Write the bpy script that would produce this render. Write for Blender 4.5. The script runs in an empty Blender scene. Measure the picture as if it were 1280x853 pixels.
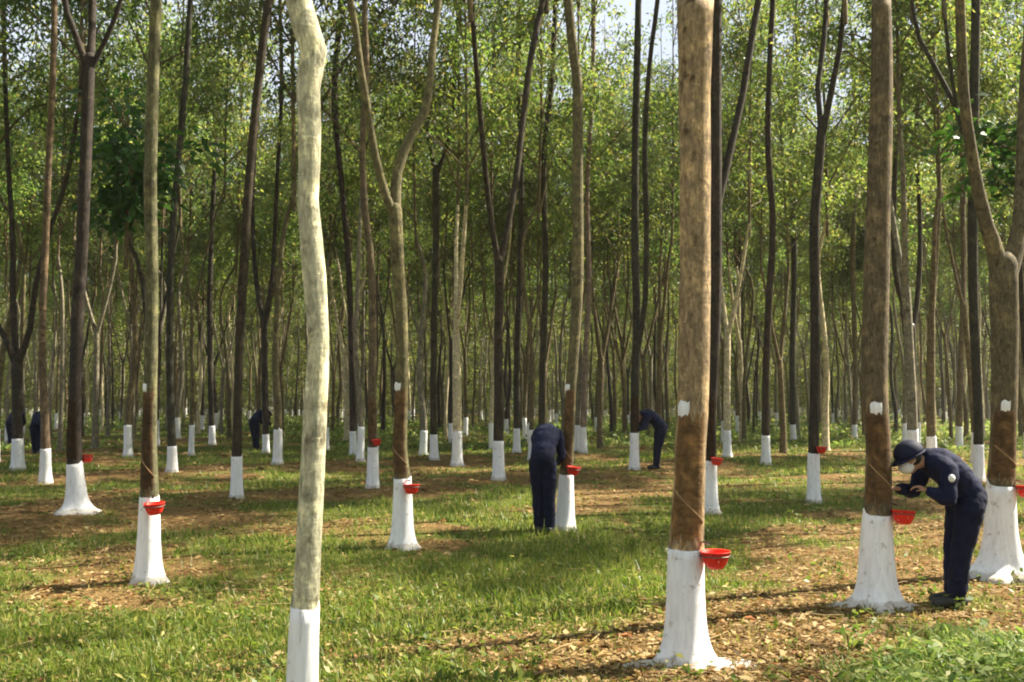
import bpy, math, random
import numpy as np
from mathutils import Vector, Matrix, noise as mnoise

random.seed(7)
RNG = np.random.default_rng(7)
SC = bpy.context.scene
COL = SC.collection
R = math.radians

# ------------------------------------------------------------------ camera
F = 1244.0            # focal length in photo pixels (1280 wide)
CX, CY = 640.0, 426.5
HOR = 502.0
CAMH = 1.7
TH = math.atan((HOR - CY) / F)
cam_d = bpy.data.cameras.new('camera')
cam = bpy.data.objects.new('camera', cam_d)
COL.objects.link(cam)
cam.location = (0, 0, CAMH)
cam.rotation_euler = (R(90) + TH, 0, 0)
cam_d.sensor_width = 36.0
cam_d.lens = 36.0 * F / 1280.0
cam_d.clip_start = 0.1
cam_d.clip_end = 2000
SC.camera = cam


# ------------------------------------------------------------------ terrain
def hash2(ix, iy, s):
    h = (ix.astype(np.int64) * 374761393 + iy.astype(np.int64) * 668265263 + s * 1442695041) & 0xFFFFFFFF
    h = ((h ^ (h >> 13)) * 1274126177) & 0xFFFFFFFF
    h = h ^ (h >> 16)
    return (h & 0xFFFFFF) / float(0xFFFFFF)


def vnoise(x, y, s=0):
    x = np.asarray(x, float); y = np.asarray(y, float)
    ix = np.floor(x); iy = np.floor(y)
    fx = x - ix; fy = y - iy
    fx = fx * fx * (3 - 2 * fx); fy = fy * fy * (3 - 2 * fy)
    a = hash2(ix, iy, s); b = hash2(ix + 1, iy, s); c = hash2(ix, iy + 1, s); d = hash2(ix + 1, iy + 1, s)
    return (a * (1 - fx) + b * fx) * (1 - fy) + (c * (1 - fx) + d * fx) * fy


def fbm(x, y, s=0, o=4):
    t = 0; amp = 0.5; tot = 0
    for k in range(o):
        t = t + amp * vnoise(np.asarray(x) * 2 ** k, np.asarray(y) * 2 ** k, s + k * 17)
        tot += amp; amp *= 0.5
    return t / tot


NX, NY = -0.707, 0.707       # across the rows
TX, TY = 0.707, 0.707        # along the rows


def rowpos(x, y):
    return x * NX + y * NY


def gz(x, y):
    x = np.asarray(x, float); y = np.asarray(y, float)
    return (0.05 * np.cos((rowpos(x, y) - 3.8) * 2 * math.pi / 6.3) + 0.10 * (fbm(x * 0.16, y * 0.16, 5) - 0.5)
            + 0.05 * (vnoise(x * 0.9, y * 0.9, 9) - 0.5))


def at_depth(px, py, Y):
    u = (px - CX) / F; v = (CY - py) / F
    s = Y / (math.cos(TH) - v * math.sin(TH))
    return Vector((u * s, Y, CAMH + s * (math.sin(TH) + v * math.cos(TH))))


def on_ground(px, py):
    z = 0.0
    p = None
    for _ in range(6):
        u = (px - CX) / F; v = (CY - py) / F
        dz = math.sin(TH) + v * math.cos(TH)
        s = (z - CAMH) / dz
        p = Vector((u * s, s * (math.cos(TH) - v * math.sin(TH)), z))
        z = float(gz(p.x, p.y))
    p.z = z
    return p


# ------------------------------------------------------------------ mesh helpers
class MB:
    """collects vertices, quads/tris and material numbers, builds ONE mesh"""
    def __init__(self):
        self.v = []; self.f4 = []; self.f3 = []; self.m4 = []; self.m3 = []; self.n = 0

    def add(self, v, f4=None, f3=None, m=0):
        v = np.asarray(v, np.float32).reshape(-1, 3)
        if f4 is not None and len(f4):
            f4 = np.asarray(f4, np.int32).reshape(-1, 4) + self.n
            self.f4.append(f4); self.m4.append(np.full(len(f4), m, np.int32))
        if f3 is not None and len(f3):
            f3 = np.asarray(f3, np.int32).reshape(-1, 3) + self.n
            self.f3.append(f3); self.m3.append(np.full(len(f3), m, np.int32))
        self.v.append(v); self.n += len(v)

    def mesh(self, name, mats, smooth=True):
        me = bpy.data.meshes.new(name)
        v = np.concatenate(self.v) if self.v else np.zeros((0, 3), np.float32)
        f4 = np.concatenate(self.f4) if self.f4 else np.zeros((0, 4), np.int32)
        f3 = np.concatenate(self.f3) if self.f3 else np.zeros((0, 3), np.int32)
        mi = np.concatenate(self.m4 + self.m3) if (self.m4 or self.m3) else np.zeros(0, np.int32)
        me.vertices.add(len(v)); me.vertices.foreach_set('co', v.ravel())
        nl = f4.size + f3.size
        me.loops.add(nl)
        me.loops.foreach_set('vertex_index', np.concatenate([f4.ravel(), f3.ravel()]).astype(np.int32))
        npoly = len(f4) + len(f3)
        me.polygons.add(npoly)
        st = np.concatenate([np.arange(len(f4)) * 4, f4.size + np.arange(len(f3)) * 3]).astype(np.int32)
        me.polygons.foreach_set('loop_start', st)
        me.polygons.foreach_set('material_index', mi)
        me.polygons.foreach_set('use_smooth', np.full(npoly, smooth, bool))
        for m in mats:
            me.materials.append(m)
        me.update(calc_edges=True)
        return me

    def build(self, name, mats, parent=None, smooth=True, loc=None):
        if not isinstance(mats, (list, tuple)):
            mats = [mats]
        return link(name, self.mesh(name, mats, smooth), parent, loc)


def link(name, me, parent=None, loc=None):
    o = bpy.data.objects.new(name, me)
    COL.objects.link(o)
    if parent is not None:
        o.parent = parent
    if loc is not None:
        o.location = loc
    return o


def empty(name, loc, rz=0.0):
    o = bpy.data.objects.new(name, None)
    o.empty_display_size = 0.2
    COL.objects.link(o)
    o.location = loc
    o.rotation_euler = (0, 0, rz)
    return o


def tag(o, label=None, cat=None, group=None, kind=None):
    if label: o['label'] = label
    if cat: o['category'] = cat
    if group: o['group'] = group
    if kind: o['kind'] = kind
    return o


def spline(pts, step):
    """Catmull-Rom resample of rows (x,y,z,r)"""
    P = np.asarray(pts, float)
    if len(P) == 2:
        n = max(2, int(np.linalg.norm(P[1, :3] - P[0, :3]) / step))
        t = np.linspace(0, 1, n + 1)[:, None]
        return P[0] * (1 - t) + P[1] * t
    Q = np.vstack([2 * P[0] - P[1], P, 2 * P[-1] - P[-2]])
    out = []
    for i in range(1, len(Q) - 2):
        p0, p1, p2, p3 = Q[i - 1], Q[i], Q[i + 1], Q[i + 2]
        n = max(1, int(np.linalg.norm(p2[:3] - p1[:3]) / step))
        for k in range(n):
            t = k / n
            q = 0.5 * (2 * p1 + (p2 - p0) * t + (2 * p0 - 5 * p1 + 4 * p2 - p3) * t * t + (3 * p1 - p0 - 3 * p2 + p3) * t ** 3)
            q[3] = p1[3] * (1 - t) + p2[3] * t
            out.append(q)
    out.append(P[-1])
    return np.array(out)


def tube(mb, path, sides, m=0, rad_fn=None, cap=True, a0=0.0, a1=2 * math.pi):
    """tube along path rows (x,y,z,r)"""
    P = np.asarray(path, float)
    n = len(P)
    T = np.gradient(P[:, :3], axis=0)
    T /= np.linalg.norm(T, axis=1)[:, None] + 1e-9
    ref = np.array([1.0, 0, 0]) if abs(T[0][0]) < 0.8 else np.array([0, 1.0, 0])
    V = np.zeros((n, sides, 3))
    closed = abs(a1 - a0 - 2 * math.pi) < 1e-6
    ang = a0 + (a1 - a0) * np.arange(sides) / (sides if closed else sides - 1)
    u = ref
    for i in range(n):
        u = u - T[i] * np.dot(u, T[i]); u /= np.linalg.norm(u) + 1e-9
        w = np.cross(T[i], u)
        r = np.full(sides, P[i, 3])
        if rad_fn is not None:
            r = rad_fn(P[i], ang, r)
        V[i] = P[i, :3] + r[:, None] * (np.cos(ang)[:, None] * u + np.sin(ang)[:, None] * w)
    k = sides if closed else sides - 1
    a = np.arange(n - 1)[:, None] * sides
    j = np.arange(k)[None, :]
    j2 = (j + 1) % sides
    f = np.stack([a + j, a + j2, a + sides + j2, a + sides + j], -1).reshape(-1, 4)
    mb.add(V.reshape(-1, 3), f4=f, m=m)
    if cap and closed:
        mb.add(np.vstack([V[-1], P[-1, :3] + T[-1] * P[-1, 3] * 0.5]),
               f3=[(i, (i + 1) % sides, sides) for i in range(sides)], m=m)
        mb.add(np.vstack([V[0], P[0, :3] - T[0] * P[0, 3] * 0.5]),
               f3=[((i + 1) % sides, i, sides) for i in range(sides)], m=m)


def ellipsoid(mb, c, r, rot=None, nu=12, nv=8, m=0):
    V = []
    for i in range(nv + 1):
        ph = math.pi * i / nv
        for j in range(nu):
            t = 2 * math.pi * j / nu
            V.append((r[0] * math.sin(ph) * math.cos(t), r[1] * math.sin(ph) * math.sin(t), r[2] * math.cos(ph)))
    V = np.array(V)
    if rot is not None:
        V = V @ np.array(rot).T
    V = V + np.array(c)
    f = [(i * nu + j, (i + 1) * nu + j, (i + 1) * nu + (j + 1) % nu, i * nu + (j + 1) % nu) for i in range(nv) for j in range(nu)]
    mb.add(V, f4=f, m=m)


# ------------------------------------------------------------------ materials
def new_mat(name):
    m = bpy.data.materials.new(name)
    m.use_nodes = True
    nt = m.node_tree
    nt.nodes.clear()
    out = nt.nodes.new('ShaderNodeOutputMaterial')
    return m, nt, out


def N(nt, t, **kw):
    n = nt.nodes.new(t)
    for k, v in kw.items():
        if k in n.inputs:
            n.inputs[k].default_value = v
        else:
            setattr(n, k, v)
    return n


def ramp(nt, stops, fac=None, interp='LINEAR'):
    r = nt.nodes.new('ShaderNodeValToRGB')
    r.color_ramp.interpolation = interp
    e = r.color_ramp.elements
    while len(e) < len(stops):
        e.new(0.5)
    for i, (p, c) in enumerate(stops):
        e[i].position = p
        e[i].color = (c[0], c[1], c[2], 1) if not isinstance(c, (int, float)) else (c, c, c, 1)
    if fac is not None:
        nt.links.new(fac, r.inputs[0])
    return r


def mix(nt, a, b, fac, mode='MIX'):
    n = nt.nodes.new('ShaderNodeMix')
    n.data_type = 'RGBA'; n.blend_type = mode
    for sock, val in ((n.inputs[0], fac), (n.inputs[6], a), (n.inputs[7], b)):
        if hasattr(val, 'links'):
            nt.links.new(val, sock)
        elif isinstance(val, (int, float)):
            sock.default_value = val
        else:
            sock.default_value = (val[0], val[1], val[2], 1)
    return n.outputs[2]


def coords(nt, scale=(1, 1, 1), kind='Object'):
    tc = nt.nodes.new('ShaderNodeTexCoord')
    mp = nt.nodes.new('ShaderNodeMapping')
    mp.inputs['Scale'].default_value = scale
    nt.links.new(tc.outputs[kind], mp.inputs[0])
    return mp.outputs[0]


def noise(nt, vec, scale, detail=4, rough=0.55, dist=0.0):
    n = nt.nodes.new('ShaderNodeTexNoise')
    n.inputs['Scale'].default_value = scale
    n.inputs['Detail'].default_value = detail
    n.inputs['Roughness'].default_value = rough
    n.inputs['Distortion'].default_value = dist
    nt.links.new(vec, n.inputs['Vector'])
    return n.outputs[0]


def bump(nt, h, strength, dist):
    b = nt.nodes.new('ShaderNodeBump')
    b.inputs['Strength'].default_value = strength
    b.inputs['Distance'].default_value = dist
    nt.links.new(h, b.inputs['Height'])
    return b.outputs[0]


def principled(nt, out, color, rough=0.7, normal=None, spec=0.3, **kw):
    p = nt.nodes.new('ShaderNodeBsdfPrincipled')
    if hasattr(color, 'links'):
        nt.links.new(color, p.inputs['Base Color'])
    else:
        p.inputs['Base Color'].default_value = (*color, 1)
    p.inputs['Roughness'].default_value = rough
    p.inputs['Specular IOR Level'].default_value = spec
    if normal is not None:
        nt.links.new(normal, p.inputs['Normal'])
    for k, v in kw.items():
        p.inputs[k].default_value = v
    nt.links.new(p.outputs[0], out.inputs[0])
    return p


def mat_bark(name='bark'):
    m, nt, out = new_mat(name)
    v = coords(nt)
    vs = coords(nt, (9, 9, 2.6))
    oi = N(nt, 'ShaderNodeObjectInfo')
    big = noise(nt, v, 5.0, 5, 0.62, 0.6)
    fine = noise(nt, vs, 5.0, 6, 0.65, 0.4)
    t = ramp(nt, [(0.28, 0.42), (0.5, 0.95), (0.74, 1.6)], fine)
    c = mix(nt, oi.outputs['Color'], t.outputs[0], 1.0, 'MULTIPLY')
    lich = ramp(nt, [(0.50, 0.0), (0.62, 1.0)], big)
    c = mix(nt, c, mix(nt, c, (1.65, 1.6, 1.45), 1.0, 'MULTIPLY'), lich.outputs[0])
    dark = ramp(nt, [(0.30, 1.0), (0.44, 0.0)], noise(nt, v, 9.0, 4, 0.6))
    c = mix(nt, c, mix(nt, c, (0.36, 0.34, 0.32), 1.0, 'MULTIPLY'), dark.outputs[0])
    spots = ramp(nt, [(0.56, 0.0), (0.64, 0.85)], noise(nt, v, 19.0, 5, 0.65, 0.8))
    c = mix(nt, c, mix(nt, c, (1.6, 1.58, 1.5), 1.0, 'MULTIPLY'), spots.outputs[0])
    # rings across the trunk
    vr = coords(nt, (1.5, 1.5, 14))
    rings = noise(nt, vr, 3.0, 3, 0.6)
    h = mix(nt, fine, rings, 0.35)
    principled(nt, out, c, 0.85, bump(nt, h, 0.55, 0.02), 0.2)
    return m


def mat_whitewash():
    m, nt, out = new_mat('whitewash')
    v = coords(nt)
    vs = coords(nt, (10, 10, 1.5))
    n1 = noise(nt, v, 14.0, 5, 0.65)
    n2 = noise(nt, vs, 3.0, 5, 0.6)
    base = mix(nt, (0.84, 0.84, 0.86), (0.70, 0.69, 0.71), ramp(nt, [(0.4, 0.0), (0.7, 1.0)], n2).outputs[0])
    thin = ramp(nt, [(0.60, 0.0), (0.72, 0.8)], noise(nt, coords(nt, (16, 16, 2.2)), 2.6, 6, 0.7, 0.5))
    base = mix(nt, base, (0.34, 0.29, 0.22), thin.outputs[0])
    c = mix(nt, base, (0.36, 0.30, 0.24), ramp(nt, [(0.60, 0.0), (0.70, 0.75)], n1).outputs[0])
    # splashed soil in the lowest hand's breadth
    tc = nt.nodes.new('ShaderNodeTexCoord'); sp = nt.nodes.new('ShaderNodeSeparateXYZ')
    nt.links.new(tc.outputs['Object'], sp.inputs[0])
    ad = nt.nodes.new('ShaderNodeMath'); ad.operation = 'MULTIPLY_ADD'
    nt.links.new(n1, ad.inputs[0]); ad.inputs[1].default_value = -0.10
    nt.links.new(sp.outputs['Z'], ad.inputs[2])
    soil = ramp(nt, [(0.0, 0.55), (0.02, 0.0)], ad.outputs[0])
    c = mix(nt, c, (0.30, 0.25, 0.18), soil.outputs[0])
    principled(nt, out, c, 0.9, bump(nt, mix(nt, n1, n2, 0.6), 0.5, 0.012), 0.15)
    return m


def mat_panel():
    m, nt, out = new_mat('tapped_bark')
    v = coords(nt)
    vs = coords(nt, (3, 3, 10))
    c = ramp(nt, [(0.3, (0.030, 0.020, 0.011)), (0.5, (0.07, 0.044, 0.022)), (0.72, (0.15, 0.09, 0.042))], noise(nt, v, 9, 5, 0.65, 0.5))
    c2 = mix(nt, c.outputs[0], (0.6, 0.55, 0.5), ramp(nt, [(0.55, 0.0), (0.6, 0.5)], noise(nt, vs, 4, 3)).outputs[0], 'MULTIPLY')
    oi = N(nt, 'ShaderNodeObjectInfo')
    c2 = mix(nt, c2, oi.outputs['Color'], 1.0, 'MULTIPLY')
    principled(nt, out, c2, 0.85, bump(nt, noise(nt, vs, 6, 5), 0.5, 0.01), 0.2)
    return m


def mat_leaf(name, cols, trans=0.45, tcol=(2.0, 2.2, 1.2), rough=0.5, spec=0.35, vmin=1.0, vmax=1.0):
    m, nt, out = new_mat(name)
    g = N(nt, 'ShaderNodeNewGeometry')
    oi = N(nt, 'ShaderNodeObjectInfo')
    r = ramp(nt, cols, g.outputs['Random Per Island'])
    hsv = N(nt, 'ShaderNodeHueSaturation')
    mr = N(nt, 'ShaderNodeMapRange')
    mr.inputs['To Min'].default_value = 0.478; mr.inputs['To Max'].default_value = 0.522
    nt.links.new(oi.outputs['Random'], mr.inputs[0])
    nt.links.new(mr.outputs[0], hsv.inputs['Hue'])
    m2 = N(nt, 'ShaderNodeMath', operation='MULTIPLY_ADD')          # some trees are darker green than others
    m2.inputs[1].default_value = 7.31; m2.inputs[2].default_value = 0.0
    nt.links.new(oi.outputs['Random'], m2.inputs[0])
    fr = N(nt, 'ShaderNodeMath', operation='FRACT'); nt.links.new(m2.outputs[0], fr.inputs[0])
    mv = N(nt, 'ShaderNodeMapRange')
    mv.inputs['To Min'].default_value = vmin; mv.inputs['To Max'].default_value = vmax
    nt.links.new(fr.outputs[0], mv.inputs[0]); nt.links.new(mv.outputs[0], hsv.inputs['Value'])
    nt.links.new(r.outputs[0], hsv.inputs['Color'])
    c = hsv.outputs[0]
    p = N(nt, 'ShaderNodeBsdfPrincipled')
    nt.links.new(c, p.inputs['Base Color'])
    p.inputs['Roughness'].default_value = rough
    p.inputs['Specular IOR Level'].default_value = spec
    tr = N(nt, 'ShaderNodeBsdfTranslucent')
    nt.links.new(mix(nt, c, tcol, 1.0, 'MULTIPLY'), tr.inputs[0])
    mx = N(nt, 'ShaderNodeMixShader')
    mx.inputs[0].default_value = trans
    nt.links.new(p.outputs[0], mx.inputs[1]); nt.links.new(tr.outputs[0], mx.inputs[2])
    nt.links.new(mx.outputs[0], out.inputs[0])
    return m


def mat_plain(name, color, rough=0.6, spec=0.3, var=0.25, scale=8.0, bstr=0.2, bdist=0.004, **kw):
    m, nt, out = new_mat(name)
    v = coords(nt)
    n = noise(nt, v, scale, 5, 0.6)
    c = mix(nt, [x * (1 - var) for x in color], [min(1, x * (1 + var)) for x in color], ramp(nt, [(0.3, 0.0), (0.7, 1.0)], n).outputs[0])
    principled(nt, out, c, rough, bump(nt, n, bstr, bdist), spec, **kw)
    return m


def mat_ground():
    m, nt, out = new_mat('forest_floor')
    v = coords(nt)
    at = N(nt, 'ShaderNodeAttribute', attribute_name='cover')
    n1 = noise(nt, v, 2.2, 6, 0.65)
    n2 = noise(nt, v, 11.0, 5, 0.7)
    n3 = noise(nt, v, 45.0, 3, 0.7)
    lit = ramp(nt, [(0.28, (0.055, 0.03, 0.012)), (0.45, (0.13, 0.078, 0.03)), (0.6, (0.25, 0.165, 0.068)), (0.78, (0.36, 0.26, 0.125))], mix(nt, n2, n3, 0.45))
    red = mix(nt, lit.outputs[0], (0.17, 0.075, 0.028), ramp(nt, [(0.52, 0.0), (0.66, 0.45)], n1).outputs[0])
    gr = ramp(nt, [(0.3, (0.05, 0.07, 0.013)), (0.55, (0.11, 0.125, 0.028)), (0.75, (0.20, 0.185, 0.06))], mix(nt, n2, n3, 0.4))
    a = N(nt, 'ShaderNodeMath', operation='MULTIPLY_ADD')
    nt.links.new(n2, a.inputs[0]); a.inputs[1].default_value = 0.7
    ma = N(nt, 'ShaderNodeMath', operation='ADD')
    nt.links.new(at.outputs['Fac'], ma.inputs[0]); ma.inputs[1].default_value = -0.35
    nt.links.new(ma.outputs[0], a.inputs[2])
    f = ramp(nt, [(0.35, 0.0), (0.62, 1.0)], a.outputs[0])
    c = mix(nt, red, gr.outputs[0], f.outputs[0])
    principled(nt, out, c, 0.95, bump(nt, mix(nt, n2, n3, 0.5), 0.8, 0.05), 0.1)
    return m


M_BARK = mat_bark()
M_WHITE = mat_whitewash()
M_PANEL = mat_panel()
LEAF_COLS = [(0.0, (0.036, 0.066, 0.016)), (0.4, (0.065, 0.10, 0.024)), (0.72, (0.10, 0.13, 0.033)), (0.94, (0.14, 0.145, 0.042)), (1.0, (0.19, 0.15, 0.055))]
M_LEAF = mat_leaf('leaf', LEAF_COLS, 0.5, (3.2, 3.15, 2.1), vmin=0.55, vmax=1.3)
M_LEAFDARK = mat_leaf('leaf_dark', [(0.0, (0.018, 0.05, 0.012)), (0.5, (0.035, 0.085, 0.016)), (1.0, (0.06, 0.12, 0.022))], 0.35, (1.7, 2.0, 1.2))
M_GRASS = mat_leaf('grass_blade', [(0.0, (0.06, 0.105, 0.014)), (0.4, (0.12, 0.165, 0.024)), (0.75, (0.20, 0.215, 0.045)), (1.0, (0.36, 0.30, 0.12))], 0.4, (1.6, 1.7, 1.2), 0.45, 0.3)
M_TALL = mat_leaf('tall_grass_blade', [(0.0, (0.08, 0.14, 0.025)), (0.5, (0.17, 0.23, 0.05)), (0.85, (0.28, 0.32, 0.11)), (1.0, (0.40, 0.35, 0.16))], 0.4, (1.6, 1.6, 1.2), 0.55, 0.2)
M_LITTER = mat_leaf('dry_leaf', [(0.0, (0.07, 0.045, 0.018)), (0.3, (0.19, 0.12, 0.045)), (0.6, (0.34, 0.24, 0.10)), (0.9, (0.43, 0.335, 0.17)), (1.0, (0.26, 0.10, 0.035))], 0.2, (1.3, 1.1, 0.8), 0.7, 0.2)
M_GROUND = mat_ground()
M_RED = mat_plain('red_plastic', (0.72, 0.025, 0.012), 0.42, 0.4, 0.12, 20)
def mat_cup():
    m, nt, out = new_mat('red_plastic')
    v = coords(nt, (22, 22, 5))
    n = noise(nt, v, 2.0, 5, 0.6)
    n2 = noise(nt, coords(nt), 30, 5, 0.6)
    c = mix(nt, (0.82, 0.030, 0.014), (0.64, 0.024, 0.012), ramp(nt, [(0.35, 0.0), (0.65, 1.0)], n2).outputs[0])
    c = mix(nt, c, (0.72, 0.66, 0.58), ramp(nt, [(0.64, 0.0), (0.70, 0.8)], n).outputs[0])
    principled(nt, out, c, 0.55, bump(nt, n2, 0.2, 0.003), 0.3)
    return m


M_RED = mat_cup()
M_LATEX = mat_plain('latex', (0.78, 0.76, 0.70), 0.3, 0.5, 0.05, 20)
M_WIRE = mat_plain('wire', (0.12, 0.11, 0.10), 0.5, 0.5, 0.3, 30, Metallic=0.7)
M_NAVY = mat_plain('navy_cloth', (0.010, 0.013, 0.040), 0.85, 0.2, 0.35, 14, 0.5, 0.012)
M_NAVY2 = mat_plain('navy_trousers', (0.007, 0.009, 0.027), 0.88, 0.2, 0.35, 14, 0.5, 0.012)
M_SKIN = mat_plain('skin', (0.36, 0.20, 0.13), 0.6, 0.35, 0.1, 20)
M_HAIR = mat_plain('hair', (0.012, 0.010, 0.009), 0.5, 0.4, 0.3, 60)
M_HELMET = mat_plain('helmet_shell', (0.010, 0.013, 0.036), 0.7, 0.2, 0.3, 14, 0.4, 0.006)
M_MASK = mat_plain('mask_cloth', (0.75, 0.74, 0.74), 0.85, 0.2, 0.06, 30)
M_CUT = mat_plain('fresh_cut_bark', (0.30, 0.19, 0.10), 0.8, 0.2, 0.3, 20)
M_BOOT = mat_plain('boot_rubber', (0.022, 0.024, 0.024), 0.5, 0.4, 0.3, 20)
M_EYE = mat_plain('eye_white', (0.7, 0.68, 0.66), 0.3, 0.5, 0.02, 20)

# ------------------------------------------------------------------ world and sun
SUN_EL, SUN_AZ = 44.0, 70.0      # azimuth from +Y (into the picture) towards +X (right)
w = bpy.data.worlds.new('World'); SC.world = w
w.use_nodes = True
wn = w.node_tree
bg = wn.nodes['Background']
sky = wn.nodes.new('ShaderNodeTexSky')
sky.sky_type = 'NISHITA'
sky.sun_disc = False
sky.sun_elevation = R(SUN_EL)
sky.sun_rotation = R(SUN_AZ)
sky.air_density = 1.0; sky.dust_density = 2.5; sky.ozone_density = 1.0
wtc = wn.nodes.new('ShaderNodeTexCoord')
wnz = wn.nodes.new('ShaderNodeTexNoise')
wnz.inputs['Scale'].default_value = 3.0; wnz.inputs['Detail'].default_value = 5
wn.links.new(wtc.outputs['Generated'], wnz.inputs['Vector'])
wr = ramp(wn, [(0.30, 0.65), (0.55, 1.0)], wnz.outputs[0])
wn.links.new(mix(wn, sky.outputs[0], (5.0, 5.5, 6.6), wr.outputs[0]), bg.inputs[0])
bg.inputs[1].default_value = 0.05
sd = bpy.data.lights.new('sun', 'SUN')
sd.energy = 5.0; sd.angle = R(0.55); sd.color = (1.0, 0.91, 0.74)
so = bpy.data.objects.new('sun', sd); COL.objects.link(so)
sv = Vector((math.sin(R(SUN_AZ)) * math.cos(R(SUN_EL)), math.cos(R(SUN_AZ)) * math.cos(R(SUN_EL)), math.sin(R(SUN_EL))))
so.rotation_euler = sv.to_track_quat('Z', 'Y').to_euler()
so.location = (40, 20, 40)

# ------------------------------------------------------------------ ground cover mask
BLOBS = [  # photo pixel centre, half width, half height, +green / -litter
    (600, 735, 260, 40, .5), (150, 800, 190, 40, .5), (730, 690, 120, 30, .45), (1190, 825, 130, 35, .7), (980, 640, 120, 30, .3),
    (110, 700, 110, 22, -.5), (120, 640, 160, 20, -.35), (960, 800, 130, 40, -.7), (640, 800, 170, 30, -.35), (300, 838, 120, 16, -.35),
    (1000, 720, 110, 40, -.35), (850, 610, 110, 16, -.3), (400, 620, 70, 10, -.5), (570, 580, 60, 9, -.5), (1060, 660, 80, 10, -.3),
    (330, 668, 60, 10, -.4), (760, 625, 90, 14, -.4), (40, 600, 80, 14, -.3), (850, 835, 90, 25, -.5), (480, 560, 120, 10, .3), (1000, 545, 250, 12, .4)]
BW = []
for (bx, by, hw, hh, s) in BLOBS:
    c = on_ground(bx, by); a = on_ground(bx, by + hh); b = on_ground(bx, max(by - hh, 516))
    BW.append((c.x, (a.y + b.y) / 2, hw / F * c.y, abs(b.y - a.y) / 2, s))


def cover(x, y):
    x = np.asarray(x, float); y = np.asarray(y, float)
    g = 0.47 + 1.7 * (fbm(x * 0.42, y * 0.42, 21, 4) - 0.5) + 1.3 * (fbm(x * 1.3, y * 1.3, 31, 3) - 0.5)
    g = g - 0.13 * np.cos((rowpos(x, y) - 3.8) * 2 * math.pi / 6.3) + 0.1
    for (cx, cy, rx, ry, s) in BW:
        d = ((x - cx) / rx) ** 2 + ((y - cy) / ry) ** 2
        g = g + s * np.exp(-d * 0.9)
    return np.clip(g, 0, 1)


def ground():
    n = 420
    t = np.linspace(-1, 1, n)
    xs = 260 * np.sinh(t * 4.4) / math.sinh(4.4)
    ys = 18 + 300 * np.sinh(np.linspace(-1, 1, n + 60) * 4.2) / math.sinh(4.2)
    X, Y = np.meshgrid(xs, ys)
    Z = gz(X, Y)
    V = np.stack([X, Y, Z], -1).reshape(-1, 3)
    ny, nx = X.shape
    i = np.arange(ny - 1)[:, None] * nx; j = np.arange(nx - 1)[None, :]
    f = np.stack([i + j, i + j + 1, i + nx + j + 1, i + nx + j], -1).reshape(-1, 4)
    mb = MB(); mb.add(V, f4=f)
    o = mb.build('ground', M_GROUND)
    tag(o, 'uneven plantation floor of soil, grass and leaf litter', 'ground', kind='structure')
    at = o.data.attributes.new('cover', 'FLOAT', 'POINT')
    at.data.foreach_set('value', cover(X, Y).ravel().astype(np.float32))
    return o


ground()


def sample_ground(n, vmin, vmax, wide=1.18):
    """ground points spread evenly over what the eye sees, from vmax px below the horizon (near) to vmin (far)"""
    v = RNG.uniform(vmin, vmax, n)
    y = F * CAMH / v
    x = RNG.uniform(-640 * wide, 640 * wide, n) / F * y
    return x, y


def blades(mb, x, y, h, wd, lean, segs2=False):
    n = len(x)
    z = gz(x, y) - 0.01
    a = RNG.uniform(0, 2 * math.pi, n)
    la = RNG.uniform(0, 2 * math.pi, n)
    B = np.stack([x, y, z], -1)
    side = np.stack([np.cos(a), np.sin(a), np.zeros(n)], -1) * (wd / 2)[:, None]
    ld = np.stack([np.cos(la), np.sin(la), np.zeros(n)], -1) * (lean * h)[:, None]
    up = np.stack([np.zeros(n), np.zeros(n), h], -1)
    if segs2:
        mid = B + up * 0.6 + ld * 0.35
        tip = B + up * 0.92 + ld
        V = np.stack([B - side, B + side, mid + side * 0.75, mid - side * 0.75, tip], 1).reshape(-1, 3)
        k = np.arange(n)[:, None] * 5
        mb.add(V, f4=k + np.array([[0, 1, 2, 3]]), f3=k + np.array([[3, 2, 4]]))
    else:
        V = np.stack([B - side, B + side, B + up + ld], 1).reshape(-1, 3)
        mb.add(V, f3=np.arange(n)[:, None] * 3 + np.array([[0, 1, 2]]))


def rv(n):
    v = RNG.normal(0, 1, (n, 3))
    return v / np.linalg.norm(v, axis=1)[:, None]


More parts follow.
